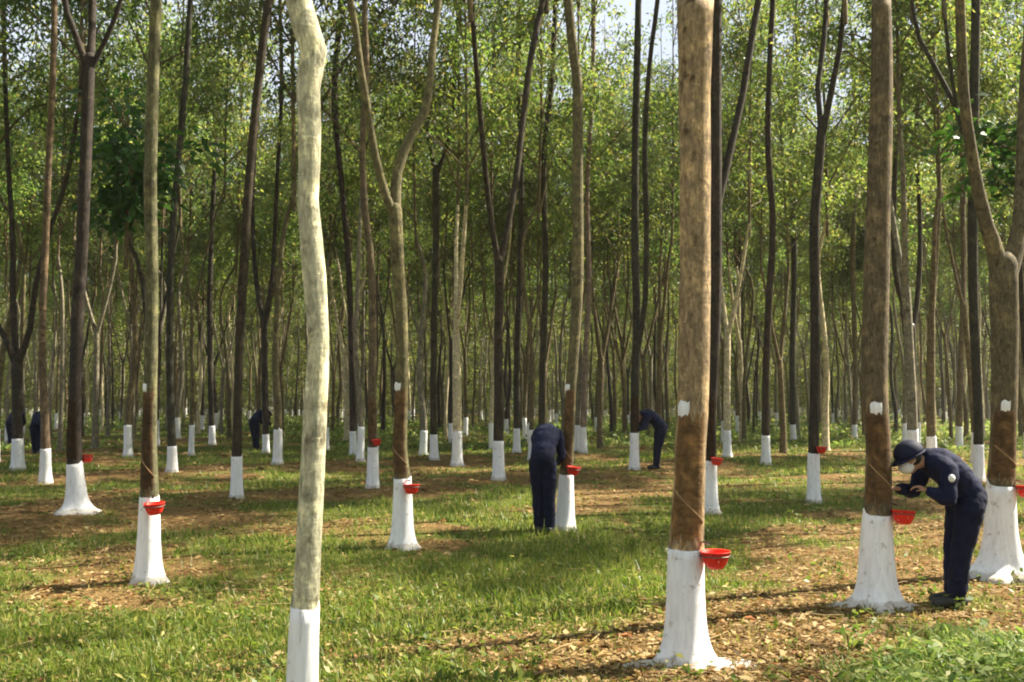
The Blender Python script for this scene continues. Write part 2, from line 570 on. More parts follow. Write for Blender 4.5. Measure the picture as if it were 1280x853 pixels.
def grass():
    mb = MB()
    for (cnt, v0, v1, two) in ((120000, 230, 480, True), (90000, 90, 230, False), (70000, 22, 90, False)):
        x, y = sample_ground(cnt, v0, v1)
        c = cover(x, y)
        keep = RNG.uniform(0, 1, cnt) < np.clip((c - 0.28) * 1.5, 0.09, 1)
        x, y, c = x[keep], y[keep], c[keep]
        tall = 0.6 + 0.9 * fbm(x * 0.8, y * 0.8, 77, 3)
        h = RNG.uniform(0.03, 0.10, len(x)) * tall * (0.7 + 0.6 * c) * np.clip(0.85 + y * 0.012, 1, 1.9)
        wd = RNG.uniform(0.005, 0.011, len(x)) * np.clip(y / 6.0, 1, 9)
        blades(mb, x, y, h, wd, RNG.uniform(0.1, 0.9, len(x)), two)
    x, y = sample_ground(2600, 70, 470)
    c = cover(x, y)
    k = RNG.uniform(0, 1, len(x)) < np.clip(.15 + c * .6, 0, 1)
    for a, b in zip(x[k], y[k]):
        m = RNG.integers(5, 14)
        hh = RNG.uniform(.04, .17); sp = RNG.uniform(.025, .07)
        C = np.stack([RNG.normal(a, sp, m), RNG.normal(b, sp, m), np.full(m, float(gz(a, b))) + hh * RNG.uniform(.2, 1, m)], -1)
        d = rv(m); d[:, 2] *= .5
        nr = rv(m) * .5; nr[:, 2] += .9
        diamonds(mb, C, RNG.uniform(.03, .085, m), d, nr, RNG.uniform(.3, .6), .08)
    o = mb.build('grass', M_GRASS)
    tag(o, 'short patchy grass over the plantation floor', 'grass', kind='stuff')
    # tall pale clump in the right foreground
    mb = MB()
    cs = [(on_ground(px, py), s) for px, py, s in ((1170, 858, .4), (1215, 830, .42), (1262, 812, .36), (1245, 850, .45), (1110, 862, .22), (1190, 880, .45), (1275, 855, .45), (1150, 822, .2), (1310, 840, .45), (1230, 800, .2))]
    for c, sz in cs:
        for _ in range(int(46 * sz / .5)):
            tx = RNG.normal(c.x, .27 * sz / .4); ty = RNG.normal(c.y, .2 * sz / .4)
            hh = 0.30 * sz * RNG.uniform(.5, 1.5)
            n = RNG.integers(10, 26)
            sp = RNG.uniform(.02, .05)
            blades(mb, RNG.normal(tx, sp, n), RNG.normal(ty, sp, n), hh * RNG.uniform(.5, 1.2, n), RNG.uniform(.008, .020, n), RNG.uniform(.3, 1.7, n), True)
            if RNG.random() < .5:           # a broad-leaved weed
                m = RNG.integers(8, 18)
                C = np.stack([RNG.normal(tx, .05, m), RNG.normal(ty, .05, m), np.full(m, float(gz(tx, ty))) + hh * RNG.uniform(.2, .9, m)], -1)
                d = rv(m); d[:, 2] *= .5
                nr = rv(m) * .5; nr[:, 2] += .9
                diamonds(mb, C, RNG.uniform(.05, .10, m), d, nr, .5, .08)
    o = mb.build('tall_grass', M_TALL)
    tag(o, 'taller pale green weedy grass in the right foreground', 'grass', kind='stuff')


def diamonds(mb, C, L, d, nrm, wr=0.4, fold=0.15, m=0):
    """leaf diamonds: centre C, length L, direction d, normal nrm"""
    d = d / (np.linalg.norm(d, axis=1)[:, None] + 1e-9)
    s = np.cross(nrm, d); s /= np.linalg.norm(s, axis=1)[:, None] + 1e-9
    up = np.cross(d, s)
    l = L[:, None]
    V = np.stack([C - d * l * 0.5, C + s * l * wr * 0.5 + up * l * fold - d * l * .05, C + d * l * 0.5, C - s * l * wr * 0.5 + up * l * fold - d * l * .05], 1)
    mb.add(V.reshape(-1, 3), f4=np.arange(len(C))[:, None] * 4 + np.array([[0, 1, 2, 3]]), m=m)


def litter():
    mb = MB()
    for (cnt, v0, v1) in ((62000, 200, 480), (34000, 60, 200)):
        x, y = sample_ground(cnt, v0, v1)
        c = cover(x, y)
        keep = RNG.uniform(0, 1, cnt) < np.clip(1.08 - c * 0.9, 0.16, 1)
        x, y = x[keep], y[keep]
        n = len(x)
        C = np.stack([x, y, gz(x, y) + RNG.uniform(0.004, 0.03, n)], -1)
        L = np.clip(RNG.lognormal(-3.2, .5, n), .012, .12) * np.clip(y / 12, 1, 3)
        a = RNG.uniform(0, 2 * math.pi, n)
        d = np.stack([np.cos(a), np.sin(a), RNG.normal(0, 0.18, n)], -1)
        nr = np.stack([RNG.normal(0, .3, n), RNG.normal(0, .3, n), np.ones(n)], -1)
        diamonds(mb, C, L, d, nr, 0.42, RNG.uniform(0.0, 0.2, n)[:, None])
    x, y = sample_ground(420, 110, 470)
    for a, b in zip(x, y):
        L = RNG.uniform(.08, .45); t = RNG.uniform(0, 6.28); r = RNG.uniform(.002, .006)
        P = [(a + math.cos(t) * L * q + RNG.normal(0, .01), b + math.sin(t) * L * q + RNG.normal(0, .01)) for q in (-.5, 0, .5)]
        tube(mb, [(p[0], p[1], float(gz(*p)) + .012 + RNG.uniform(0, .03), r) for p in P], 4, cap=False)
    o = mb.build('fallen_leaves', M_LITTER)
    tag(o, 'dry tan and reddish fallen leaves and twigs on the ground', 'leaf litter', kind='stuff')


grass()
litter()


# ------------------------------------------------------------------ crowns
def crown_data(H=7.5, Rd=2.7, nmain=9, ncl=120, nleaf=24, ls=0.17, sig=0.30, branches=True, sides=5):
    mb = MB()
    pts = []
    lead = spline([(0, 0, -0.4, .05), (random.uniform(-.2, .2), random.uniform(-.2, .2), H * .35, .04), (random.uniform(-.5, .5), random.uniform(-.5, .5), H * .92, .012)], 0.9)
    if branches:
        tube(mb, lead, sides, 0, cap=False)
    segs = [(lead[int(len(lead) * .35):, :3], 1.0)]
    a = random.uniform(0, 6)
    for i in range(nmain):
        a += 2.4 + random.uniform(-.5, .5)
        t = (i + random.random()) / nmain
        z0 = H * (0.0 + 0.62 * t)
        k = np.argmin(abs(lead[:, 2] - z0))
        p0 = lead[k, :3]
        rr = Rd * random.uniform(.55, 1.15) * (1 - 0.35 * t)
        rise = rr * random.uniform(0.35, 1.3)
        e = p0 + np.array([math.cos(a) * rr, math.sin(a) * rr, rise])
        mdl = p0 * .5 + e * .5 + np.array([0, 0, rise * .12]) + RNG.normal(0, .12, 3)
        br = spline([(*p0, .034 - .012 * t), (*mdl, .02), (*e, .007)], 0.5)
        if branches:
            tube(mb, br, sides, 0, cap=False)
        segs.append((br[len(br) // 3:, :3], 1.0))
        for s in range(3):
            q = br[int(len(br) * random.uniform(.35, .9)), :3]
            dv = rv(1)[0] * np.array([1, 1, .6]); dv[2] += .25
            e2 = q + dv * Rd * random.uniform(.2, .45)
            sb = spline([(*q, .014), (*(q * .5 + e2 * .5 + np.array([0, 0, .08])), .009), (*e2, .005)], 0.4)
            if branches:
                tube(mb, sb, 4, 0, cap=False)
            segs.append((sb[1:, :3], 1.3))
    wts = np.array([len(s) * w for s, w in segs]); wts = wts / wts.sum()
    C = []
    for _ in range(ncl):
        s = segs[RNG.choice(len(segs), p=wts)][0]
        C.append(s[RNG.integers(len(s))] + RNG.normal(0, .16, 3))
    C = np.array(C)
    n = ncl * nleaf
    off = RNG.normal(0, 1, (n, 3)) * np.array([sig, sig, sig * .6]) * np.repeat(RNG.uniform(.6, 1.3, ncl), nleaf)[:, None]
    P = np.repeat(C, nleaf, 0) + off
    d = off * 1.2 + rv(n) * .35; d[:, 2] -= .22
    nr = rv(n) * .75; nr[:, 2] += .75
    L = RNG.uniform(.65, 1.25, n) * ls
    diamonds(mb, P, L, d, nr, 0.42, 0.08, m=1)
    return mb


CROWNS = []
for k in range(7):
    CROWNS.append(crown_data(random.uniform(6.5, 8.5), random.uniform(2.5, 3.1), 9, 118, 22).mesh('crown', [M_BARK, M_LEAF]))
# crowns for single limbs, narrower
LIMBCROWNS = [crown_data(random.uniform(5.5, 7), random.uniform(1.8, 2.3), 7, 80, 28, .15).mesh('crown', [M_BARK, M_LEAF]) for k in range(4)]
DENSE = [crown_data(random.uniform(8, 10), random.uniform(2.7, 3.2), 11, 162, 34, .155, .30).mesh('crown', [M_BARK, M_LEAF]) for k in range(6)]

BARKS = {
    'pale': (0.46, 0.395, 0.26), 'tan': (0.28, 0.20, 0.105), 'brown': (0.122, 0.094, 0.052), 'dark': (0.040, 0.033, 0.023),
    'olive': (0.105, 0.09, 0.045), 'grey': (0.18, 0.16, 0.115)}
PANEL_TONE = {'tan': (2.4, 2.15, 1.75), 'brown': (1.45, 1.35, 1.2), 'olive': (.9, .85, .8), 'dark': (.5, .45, .4)}


def add_crown(parent, loc, scale, limb=False, mesh=None, zs=1.0):
    me = mesh or random.choice(LIMBCROWNS if limb else CROWNS)
    o = link('crown', me, parent, loc)
    o.rotation_euler = (0, 0, random.uniform(0, 6.28))
    o.scale = (scale, scale, scale * zs * random.uniform(.9, 1.1))
    o.color = (*BARKS['brown'], 1)
    return o


def trunk_radius_fn(fl, k, ph, amp, r0):
    """root flare with buttress lobes near the ground, small bumps above"""
    def fn(p, ang, r):
        z = p[2]
        e = math.exp(-max(z, 0) / 0.16)
        lob = 1 + 0.22 * np.cos(k * ang + ph) + 0.14 * np.cos((k - 2) * ang + ph * 2)
        e2 = math.exp(-max(z, 0) / 0.055)
        wob = np.array([mnoise.noise(Vector((math.cos(t) * 1.3 + ph * 9, math.sin(t) * 1.3, z * 2.2))) for t in ang])
        return r * (1 + amp * wob) + r0 * fl * (0.55 * e * lob + 0.5 * e2 * np.clip(0.2 + 1.6 * (lob - .5), .1, 2))
    return fn


def make_trunk(path, root, bark, paint_h, fl, limbs=(), sides=16, step=.12, bump_amp=.06, k=5, ph=0.0):
    """trunk (with its forks) and the whitewashed base as two meshes, local to root"""
    P = spline(path, step)
    P = P[P[:, 2] >= -0.2]
    low = P[P[:, 2] < 0.9]
    r0 = float(np.interp(0.5, P[:, 2], P[:, 3]))
    # denser rings near the ground
    zs = np.concatenate([[-.15], np.linspace(-.06, .3, 13), np.arange(.36, paint_h + 0.12, .06)])
    top = P[P[:, 2] > paint_h + 0.12]
    base = np.array([[np.interp(z, P[:, 2], P[:, c]) for c in (0, 1)] + [z, np.interp(z, P[:, 2], P[:, 3])] for z in zs])
    full = np.vstack([base, top])
    if len(limbs):
        e = full[-1]
        full = np.vstack([full, [e[0], e[1], e[2] + e[3] * .5, e[3] * .86], [e[0], e[1], e[2] + e[3] * .9, e[3] * .55], [e[0], e[1], e[2] + e[3] * 1.05, e[3] * .2]])
    fn = trunk_radius_fn(fl, k, ph, bump_amp, r0)
    mb = MB()
    tube(mb, full, sides, 0, fn)
    for lb in limbs:
        tube(mb, spline(lb, step * 1.6), max(8, sides - 4), 0)
    t = mb.build('trunk', M_BARK, root)
    t.color = (*bark, 1)
    # whitewash: a coat standing 4 mm proud of the bark with a ragged top edge
    cb = base[base[:, 2] <= paint_h + 1e-6].copy()
    extra = cb[-1].copy(); cb = np.vstack([cb, extra])
    s2 = sides * 2

    def fn2(p, ang, r):
        return fn(p, ang, r) + 0.004
    mb = MB()
    tube(mb, cb, s2, 0, fn2, cap=False)
    V = mb.v[0].reshape(len(cb), s2, 3)
    for j in range(s2):
        V[-1, j, 2] += 0.07 * mnoise.noise(Vector((j * .45, ph * 7, 1.0))) + 0.045 * mnoise.noise(Vector((j * 1.37, ph * 5, 2.0))) + 0.03
        V[-1, j, 2] += 0.02 * math.sin(2 * math.pi * j / s2 + ph)
    mb.v[0] = V.reshape(-1, 3)
    wb = mb.build('painted_base', M_WHITE, root)
    return t, wb, full, fn


def strip(name, root, full, fn, z0, z1, a0, a1, off, mat, ragged=0.0, n=12, slope=0.0):
    """a curved patch lying on the trunk between heights z0, z1 and angles a0, a1"""
    m = max(3, int((z1 - z0) / .06))
    V = []
    for i in range(m + 1):
        for j in range(n + 1):
            t = j / n
            a = a0 + (a1 - a0) * t
            z = z0 + (z1 - z0) * i / m + slope * t
            if i in (0, m):
                z += ragged * mnoise.noise(Vector((j * .7, i * 3.1, z0)))
            if j in (0, n):
                a += ragged * 3 * mnoise.noise(Vector((z * 6, j, 5)))
            c = [np.interp(z, full[:, 2], full[:, q]) for q in (0, 1, 3)]
            r = fn(np.array([c[0], c[1], z, c[2]]), np.array([a]), np.array([c[2]]))[0] + off
            if i in (0, m) or j in (0, n):
                r -= off * 1.6
            V.append((c[0] + r * math.cos(a), c[1] + r * math.sin(a), z))
    f = [(i * (n + 1) + j, i * (n + 1) + j + 1, (i + 1) * (n + 1) + j + 1, (i + 1) * (n + 1) + j) for i in range(m) for j in range(n)]
    mb = MB(); mb.add(V, f4=f)
    return mb.build(name, mat, root)


def paint_splash(root, gx, gy, rx, ry, mat, ph):
    """spilled whitewash round the foot, a thin lumpy sheet on the soil"""
    nr, na = 5, 40
    V = []
    z0 = root.location.z
    for i in range(nr + 1):
        for j in range(na):
            a = 2 * math.pi * j / na
            k = 1 + .45 * mnoise.noise(Vector((math.cos(a) * 1.6 + ph, math.sin(a) * 1.6, ph))) + .3 * mnoise.noise(Vector((math.cos(a) * 5 + ph, math.sin(a) * 5, ph)))
            x = gx + rx * k * i / nr * math.cos(a); y = gy + ry * k * i / nr * math.sin(a)
            z = float(gz(root.location.x + x, root.location.y + y)) - z0 + 0.03 * (1 - (i / nr) ** 3) + .004 - (0.02 if i == nr else 0)
            V.append((x, y, z))
    f = [(i * na + j, i * na + (j + 1) % na, (i + 1) * na + (j + 1) % na, (i + 1) * na + j) for i in range(nr) for j in range(na)]
    mb = MB(); mb.add(V, f4=f)
    return mb.build('paint_splash', mat, root)


# ------------------------------------------------------------------ the trees traced in the photograph
# base (x, y) on the ground, wt = top of whitewash, path [(x, y, width)...] from low to high, limbs the same; cup / mark positions in photo px
TREES = [
    dict(base=(378, 1000), wt=757, path=[(378, 1000, 40), (378, 853, 36), (381, 764, 33), (385, 700, 31), (390, 600, 31), (395, 500, 29), (398, 420, 26), (393, 350, 30), (389, 300, 29), (385, 250, 27), (387, 205, 28), (387, 160, 30), (385, 110, 31), (392, 64, 34), (381, 30, 34), (373, 0, 33), (371, -60, 31)],
         bark='pale', fl=.5, label='pale lichen blotched trunk closest to the camera, its whitewashed foot below the frame', mark=None, sp=0),
    dict(base=(858, 830), wt=684, path=[(858, 830, 46), (857, 760, 45), (858, 684, 43), (862, 600, 39), (863, 560, 39), (867, 480, 39), (869, 225, 39), (868, 120, 41), (869, 0, 47), (870, -60, 45)],
         bark='tan', fl=.95, cup=(889, 690), mark=(851, 512), panel=True, sp=(0.42, .16), label='thick straight tan trunk with a bright red cup and square white mark, right of centre'),
    dict(base=(1095, 757), wt=636, path=[(1095, 757, 42), (1096, 690, 38), (1097, 636, 33), (1098, 560, 30), (1093, 480, 32), (1096, 337, 31), (1102, 112, 27), (1102, 0, 23), (1102, -40, 22)],
         bark='brown', fl=1.0, cup=(1122, 640), mark=(1090, 510), panel=True, sp=(.42, .16), label='brown trunk being tapped by the worker with the white mask at right'),
    dict(base=(1251, 720), wt=604, path=[(1251, 720, 44), (1251, 660, 36), (1251, 604, 33), (1254, 540, 30), (1256, 440, 32), (1255, 360, 34), (1254, 332, 34)],
         limbs=[[(1252, 350, 24), (1240, 300, 19), (1233, 281, 17), (1222, 235, 15), (1216, 200, 14), (1205, 120, 13), (1200, 0, 12), (1198, -60, 11)], [(1257, 350, 26), (1268, 315, 22), (1276, 280, 20), (1280, 200, 19), (1284, 100, 18), (1290, 0, 17)]],
         bark='brown', fl=1.5, cup=(1274, 609), mark=(1250, 508), panel=True, sp=(.42, .2), label='forked tree with flared white foot at the right edge, behind the masked worker'),
    dict(base=(185, 728), wt=618, path=[(185, 728, 33), (186, 670, 26), (187, 618, 22), (187, 560, 18), (188, 480, 16), (190, 350, 15), (188, 225, 16), (191, 110, 15), (195, 0, 14), (196, -30, 14)],
         bark='olive', fl=.55, cup=(200, 630), mark=(180, 483), panel=True, sp=0, label='slim straight olive trunk with a red cup low on its white base, left foreground'),
    dict(base=(503, 685), wt=598, path=[(503, 685, 29), (503, 640, 24), (503, 598, 21), (500, 560, 18), (502, 480, 16), (502, 400, 15), (497, 320, 16), (494, 262, 17)],
         limbs=[[(495, 275, 14), (483, 247, 11), (468, 190, 10), (458, 129, 10), (450, 80, 9), (444, 34, 9), (438, 0, 9), (430, -60, 8)], [(494, 275, 15), (497, 215, 13), (514, 169, 12), (531, 141, 11), (538, 95, 10), (542, 50, 9), (548, 0, 9), (552, -50, 8)]],
         bark='brown', fl=.6, cup=(516, 607), mark=(497, 483), panel=True, sp=0, label='wide forked tree with white mark and red cup, standing alone left of centre'),
    dict(base=(705, 663), cs=1.3, wt=592, path=[(705, 663, 24), (707, 620, 20), (708, 592, 17), (711, 540, 14), (714, 480, 13), (722, 360, 14), (722, 225, 14), (722, 112, 13), (716, 60, 12), (710, 0, 12), (708, -30, 12)],
         bark='brown', fl=.5, cup=(716, 585), mark=(707, 484), panel=True, sp=0, label='slightly wavy trunk beside the worker seen from behind at centre'),
    dict(base=(98, 640), wt=577, path=[(97, 640, 24), (95, 610, 21), (93, 577, 18), (93, 540, 17), (94, 480, 15), (97, 400, 16), (103, 300, 15), (106, 225, 15), (110, 120, 15), (112, 73, 14)],
         limbs=[[(111, 90, 10), (95, 45, 8), (84, 17, 8), (76, -30, 7)], [(112, 90, 12), (115, 40, 10), (116, 0, 10), (117, -40, 9)], [(113, 88, 8), (132, 50, 7), (145, 20, 6), (160, -30, 6)]],
         bark='dark', fl=1.5, cup=(103, 572), back=True, panel=True, sp=(.3, .18), label='dark trunk with a broad spreading white root foot at far left'),
    dict(base=(57, 605), wt=561, path=[(57, 605, 15), (57, 561, 12), (56, 520, 10), (54, 480, 9), (53, 400, 9), (57, 300, 9), (61, 200, 8), (66, 100, 8), (68, 0, 7)],
         bark='brown', fl=.4, label='thin trunk with short white base between the two leftmost workers and the flared foot'),
    dict(base=(23, 583), wt=546, path=[(23, 583, 16), (22, 546, 13), (21, 500, 12), (21, 450, 13)],
         limbs=[[(21, 460, 9), (8, 425, 8), (-4, 405, 7), (-20, 360, 7)], [(21, 460, 9), (16, 370, 8), (16, 300, 7), (10, 200, 6), (6, 80, 6), (4, -10, 6)], [(22, 458, 9), (38, 410, 8), (44, 360, 7), (62, 290, 6), (84, 220, 6), (100, 120, 5)]],
         bark='dark', fl=.4, label='tree forking low into three limbs at the left edge'),
    dict(base=(216, 590), wt=557, path=[(216, 590, 13), (215, 557, 11), (213, 500, 9), (212, 420, 9), (214, 320, 9), (222, 210, 8), (232, 100, 8), (238, 0, 7), (240, -30, 7)],
         bark='dark', fl=.4, label='narrow dark trunk leaning right, just right of the red cup tree at left'),
    dict(base=(296, 623), wt=568, path=[(296, 623, 15), (296, 568, 13), (297, 520, 11), (299, 440, 11), (305, 330, 12), (311, 230, 11), (319, 140, 11), (328, 60, 11), (336, 0, 11), (340, -30, 11)],
         bark='dark', fl=.35, label='dark trunk leaning right in front of the distant worker at left'),
    dict(base=(466, 610), wt=558, path=[(466, 610, 15), (466, 558, 13), (465, 500, 11), (466, 420, 10), (464, 330, 9), (456, 260, 9), (453, 180, 8), (458, 90, 8), (456, 0, 7)],
         bark='brown', fl=.35, cup=(472, 551), panel=True, label='slim trunk with an orange red cup directly left of the lone forked tree'),
    dict(base=(623, 600), cs=1.3, wt=549, path=[(623, 600, 15), (623, 549, 13), (623, 500, 11), (623, 420, 11), (624, 370, 11), (624, 326, 12)],
         limbs=[[(624, 336, 8), (613, 270, 7), (604, 186, 7), (597, 101, 7), (592, 40, 6), (589, -10, 6)], [(624, 336, 9), (635, 281, 8), (645, 225, 8), (656, 129, 8), (664, 70, 8), (675, 17, 8), (683, -20, 7)]],
         bark='dark', fl=.35, label='dark trunk forked into a tall narrow vee left of the worker at centre'),
    dict(base=(543, 575), cs=1.3, wt=541, path=[(543, 575, 11), (542, 541, 9), (542, 480, 8), (543, 400, 8), (545, 300, 8), (545, 211, 9)],
         limbs=[[(545, 220, 6), (534, 155, 5), (540, 80, 5), (545, 0, 5)], [(545, 220, 6), (561, 174, 5), (568, 100, 5), (575, 0, 5)]],
         bark='dark', fl=.35, label='thin dark tree with a small fork right of the lone forked tree'),
    dict(base=(793, 587), wt=541, path=[(793, 587, 12), (793, 541, 11), (794, 480, 11), (796, 400, 10), (794, 320, 10), (794, 200, 9), (796, 100, 9), (798, 0, 8)],
         limbs=[[(795, 450, 7), (806, 380, 7), (808, 280, 7), (806, 180, 7), (812, 80, 6), (822, 0, 6)]],
         bark='dark', fl=.35, panel=True, label='twin stemmed dark tree tapped by the worker bending left of the thick tan trunk'),
    dict(base=(887, 641), wt=576, path=[(887, 641, 20), (887, 610, 18), (887, 576, 17), (888, 520, 14), (892, 450, 14), (895, 350, 15), (895, 250, 15), (895, 120, 14), (895, 0, 14), (895, -30, 14)],
         limbs=[[(896, 260, 11), (907, 214, 10), (918, 165, 9), (928, 120, 9), (938, 60, 9), (948, 0, 8), (954, -40, 8)]],
         bark='dark', fl=.5, cup=(893, 574), panel=True, label='dark trunk with one side branch standing behind the thick tan trunk'),
    dict(base=(958, 581), wt=543, path=[(958, 581, 12), (957, 543, 10), (957, 480, 9), (961, 380, 9), (966, 280, 8), (960, 180, 8), (962, 80, 7), (966, 0, 7)],
         bark='dark', fl=.35, label='thin dark trunk with short white base between tan trunk and number marked brown trunk'),
    dict(base=(1017, 629), wt=567, path=[(1017, 629, 16), (1017, 567, 14), (1018, 500, 12), (1019, 400, 12), (1018, 290, 13), (1024, 200, 12), (1028, 150, 12)],
         limbs=[[(1027, 170, 8), (1022, 110, 7), (1030, 50, 7), (1033, 0, 6)], [(1028, 170, 9), (1040, 110, 8), (1050, 60, 7), (1056, 0, 7)]],
         bark='dark', fl=.35, cup=(1023, 560), label='dark forked trunk with white base left of the tree being tapped at right'),
    dict(base=(1143, 566), wt=536, path=[(1143, 566, 12), (1142, 536, 11), (1141, 470, 10), (1139, 410, 11)],
         limbs=[[(1139, 420, 8), (1129, 380, 7), (1119, 340, 7), (1118, 240, 6), (1124, 120, 6), (1130, 0, 6)], [(1140, 420, 7), (1148, 360, 7), (1150, 280, 6), (1146, 160, 6), (1156, 60, 5)]],
         bark='dark', fl=.3, mark=(1140, 405), label='dark tree forking low behind the masked worker, a white spot at its fork'),
    dict(base=(1223, 601), wt=553, path=[(1223, 601, 14), (1223, 553, 12), (1222, 500, 11), (1217, 380, 12), (1216, 260, 12), (1218, 120, 12), (1220, 0, 11), (1221, -30, 11)],
         limbs=[[(1216, 205, 8), (1206, 168, 8), (1193, 130, 7), (1172, 90, 6), (1150, 50, 6), (1140, 0, 5)], [(1196, 135, 5), (1186, 70, 5), (1180, 0, 5)]],
         bark='dark', fl=.35, label='tall dark trunk with a long left branch, left of the right edge tree'),
    dict(base=(1199, 560), wt=533, path=[(1199, 560, 9), (1199, 533, 8), (1201, 450, 7), (1205, 340, 7), (1203, 200, 6), (1210, 80, 6)], bark='brown', fl=.3, label='thin brown trunk with tiny white base above the bent worker at right'),
    dict(base=(729, 565), cs=1.3, wt=532, path=[(729, 565, 10), (729, 532, 8), (731, 460, 7), (736, 360, 7), (734, 240, 6), (740, 120, 6), (742, 0, 6)], bark='grey', fl=.3, label='pale thin trunk just right of the wavy centre trunk'),
    dict(base=(680, 572), cs=1.3, wt=539, path=[(677, 572, 10), (677, 539, 8), (678, 460, 8), (682, 340, 8), (680, 200, 7), (690, 100, 7), (694, 0, 6)], bark='dark', fl=.3, label='dark slender trunk rising behind the centre worker'),
    dict(base=(647, 566), cs=1.3, wt=536, path=[(646, 566, 10), (646, 536, 8), (646, 460, 8), (650, 340, 8), (652, 200, 7), (648, 100, 7), (650, 0, 6)], bark='dark', fl=.3, label='dark slender trunk between the vee forked tree and the centre worker'),
    dict(base=(442, 570), wt=539, path=[(442, 570, 10), (441, 539, 8), (440, 460, 8), (436, 340, 8), (428, 240, 7), (418, 120, 8), (426, 0, 7)], bark='dark', fl=.3, label='dark slender trunk right of the pale foreground trunk'),
    dict(base=(336, 566), wt=543, path=[(333, 566, 9), (332, 543, 8), (331, 470, 8), (330, 400, 8)], limbs=[[(330, 410, 6), (319, 340, 6), (316, 240, 5), (324, 120, 5)], [(330, 410, 6), (341, 340, 6), (346, 230, 5), (352, 120, 5), (350, 0, 5)]], bark='dark', fl=.3, label='dark forked tree tapped by the distant worker left of the pale trunk'),
    dict(base=(265, 556), wt=532, path=[(265, 556, 9), (265, 532, 7), (263, 470, 7), (262, 380, 7), (266, 260, 6), (272, 140, 6), (276, 0, 6)], bark='dark', fl=.3, label='thin trunk with tiny white base between the two leaning dark trunks at left'),
    dict(base=(927, 548), wt=527, path=[(927, 548, 8), (927, 527, 7), (927, 450, 7), (925, 340, 7), (930, 220, 6), (936, 80, 6)], bark='dark', fl=.3, label='small dark trunk just right of the branching trunk behind the tan one'),
    dict(base=(992, 552), wt=530, path=[(992, 552, 8), (991, 530, 7), (990, 450, 7), (993, 320, 7), (990, 200, 6), (996, 60, 6)], bark='dark', fl=.3, label='small dark trunk just left of the dark forked trunk right of centre'),
    dict(base=(1095, 552), wt=530, path=[(1068, 552, 8), (1068, 530, 6), (1069, 450, 6), (1066, 320, 6), (1070, 200, 5), (1066, 60, 5)], bark='brown', fl=.3, label='faint thin trunk left of the tree the masked worker taps'),
]

MARKS = {}
PLACED = []
CUPS = []
CUP_LABELS = ['bright red latex cup on the thick tan trunk right of centre', 'red latex cup under the masked worker at right', 'red latex cup cut by the right edge of the frame',
              'red latex cup overlapping the white base of the left foreground tree', 'red latex cup on the lone forked tree left of centre', 'red latex cup beside the worker seen from behind',
              'dark red latex cup on the trunk with the broad spreading foot', 'small orange red latex cup left of the lone forked tree', 'small red latex cup on the trunk behind the thick tan one',
              'tiny dull red latex cup on the dark forked trunk right of centre']


def cup_meshes():
    b = MB()
    prof = [(0.0, -.085), (.045, -.083), (.066, -.06), (.082, -.02), (.092, .018), (.096, .02), (.094, .024), (.088, .02), (.078, -.018), (.062, -.054), (.042, -.072), (0.0, -.075)]
    n = 24
    V = [(r * math.cos(2 * math.pi * j / n), r * math.sin(2 * math.pi * j / n), z) for r, z in prof for j in range(n)]
    f = [(i * n + j, i * n + (j + 1) % n, (i + 1) * n + (j + 1) % n, (i + 1) * n + j) for i in range(len(prof) - 1) for j in range(n)]
    b.add(V, f4=f)
    bowl = b.mesh('bowl', [M_RED])
    b = MB()
    n = 20
    V = [(0, 0, -.03)] + [(.071 * math.cos(2 * math.pi * j / n), .071 * math.sin(2 * math.pi * j / n), -.03) for j in range(n)]
    b.add(V, f3=[(0, 1 + j, 1 + (j + 1) % n) for j in range(n)])
    lat = b.mesh('latex', [M_LATEX])
    b = MB()
    ring = [(.094 * math.cos(2 * math.pi * j / 24), .094 * math.sin(2 * math.pi * j / 24), -.004, .004) for j in range(25)]
    tube(b, ring, 6, cap=False)
    tube(b, [(-.094, 0, -.004, .003), (-.13, 0, .006, .003), (-.20, 0, .01, .003)], 6)
    wire = b.mesh('wire_holder', [M_WIRE])
    b = MB()
    V = []
    for i in range(5):
        x = -.16 + .03 * i
        for j in range(6):
            a = math.pi * (0.1 + .8 * j / 5)
            V.append((x, .016 * math.cos(a), .105 - i * .009 - .014 * math.sin(a)))
    b.add(V, f4=[(i * 6 + j, i * 6 + j + 1, (i + 1) * 6 + j + 1, (i + 1) * 6 + j) for i in range(4) for j in range(5)])
    spout = b.mesh('spout', [M_WIRE])
    return bowl, lat, wire, spout


CUPM = cup_meshes()


def place_cup(px, py, Y, axis_xy, trunk_r, label, back=False):
    p = at_depth(px, py, Y)
    dx = p.x - axis_xy[0]
    gap = trunk_r + 0.092
    # hang the cup beside the trunk, turned a little to the viewer
    dx = min(max(dx, 0.0), gap)
    dy = -math.sqrt(max(gap * gap - dx * dx, 0.0001)) * (-1 if back else 1)
    o = empty('latex_cup', (axis_xy[0] + dx, Y + dy, p.z), math.atan2(dy, dx))
    o.rotation_euler = (random.uniform(-.10, .10), random.uniform(-.04, .12), o.rotation_euler[2])
    tag(o, label, 'cup', 'red latex cups hung on the trunks')
    for me, nm in zip(CUPM, ('bowl', 'latex', 'wire_holder', 'spout')):
        link(nm, me, o)
    return o


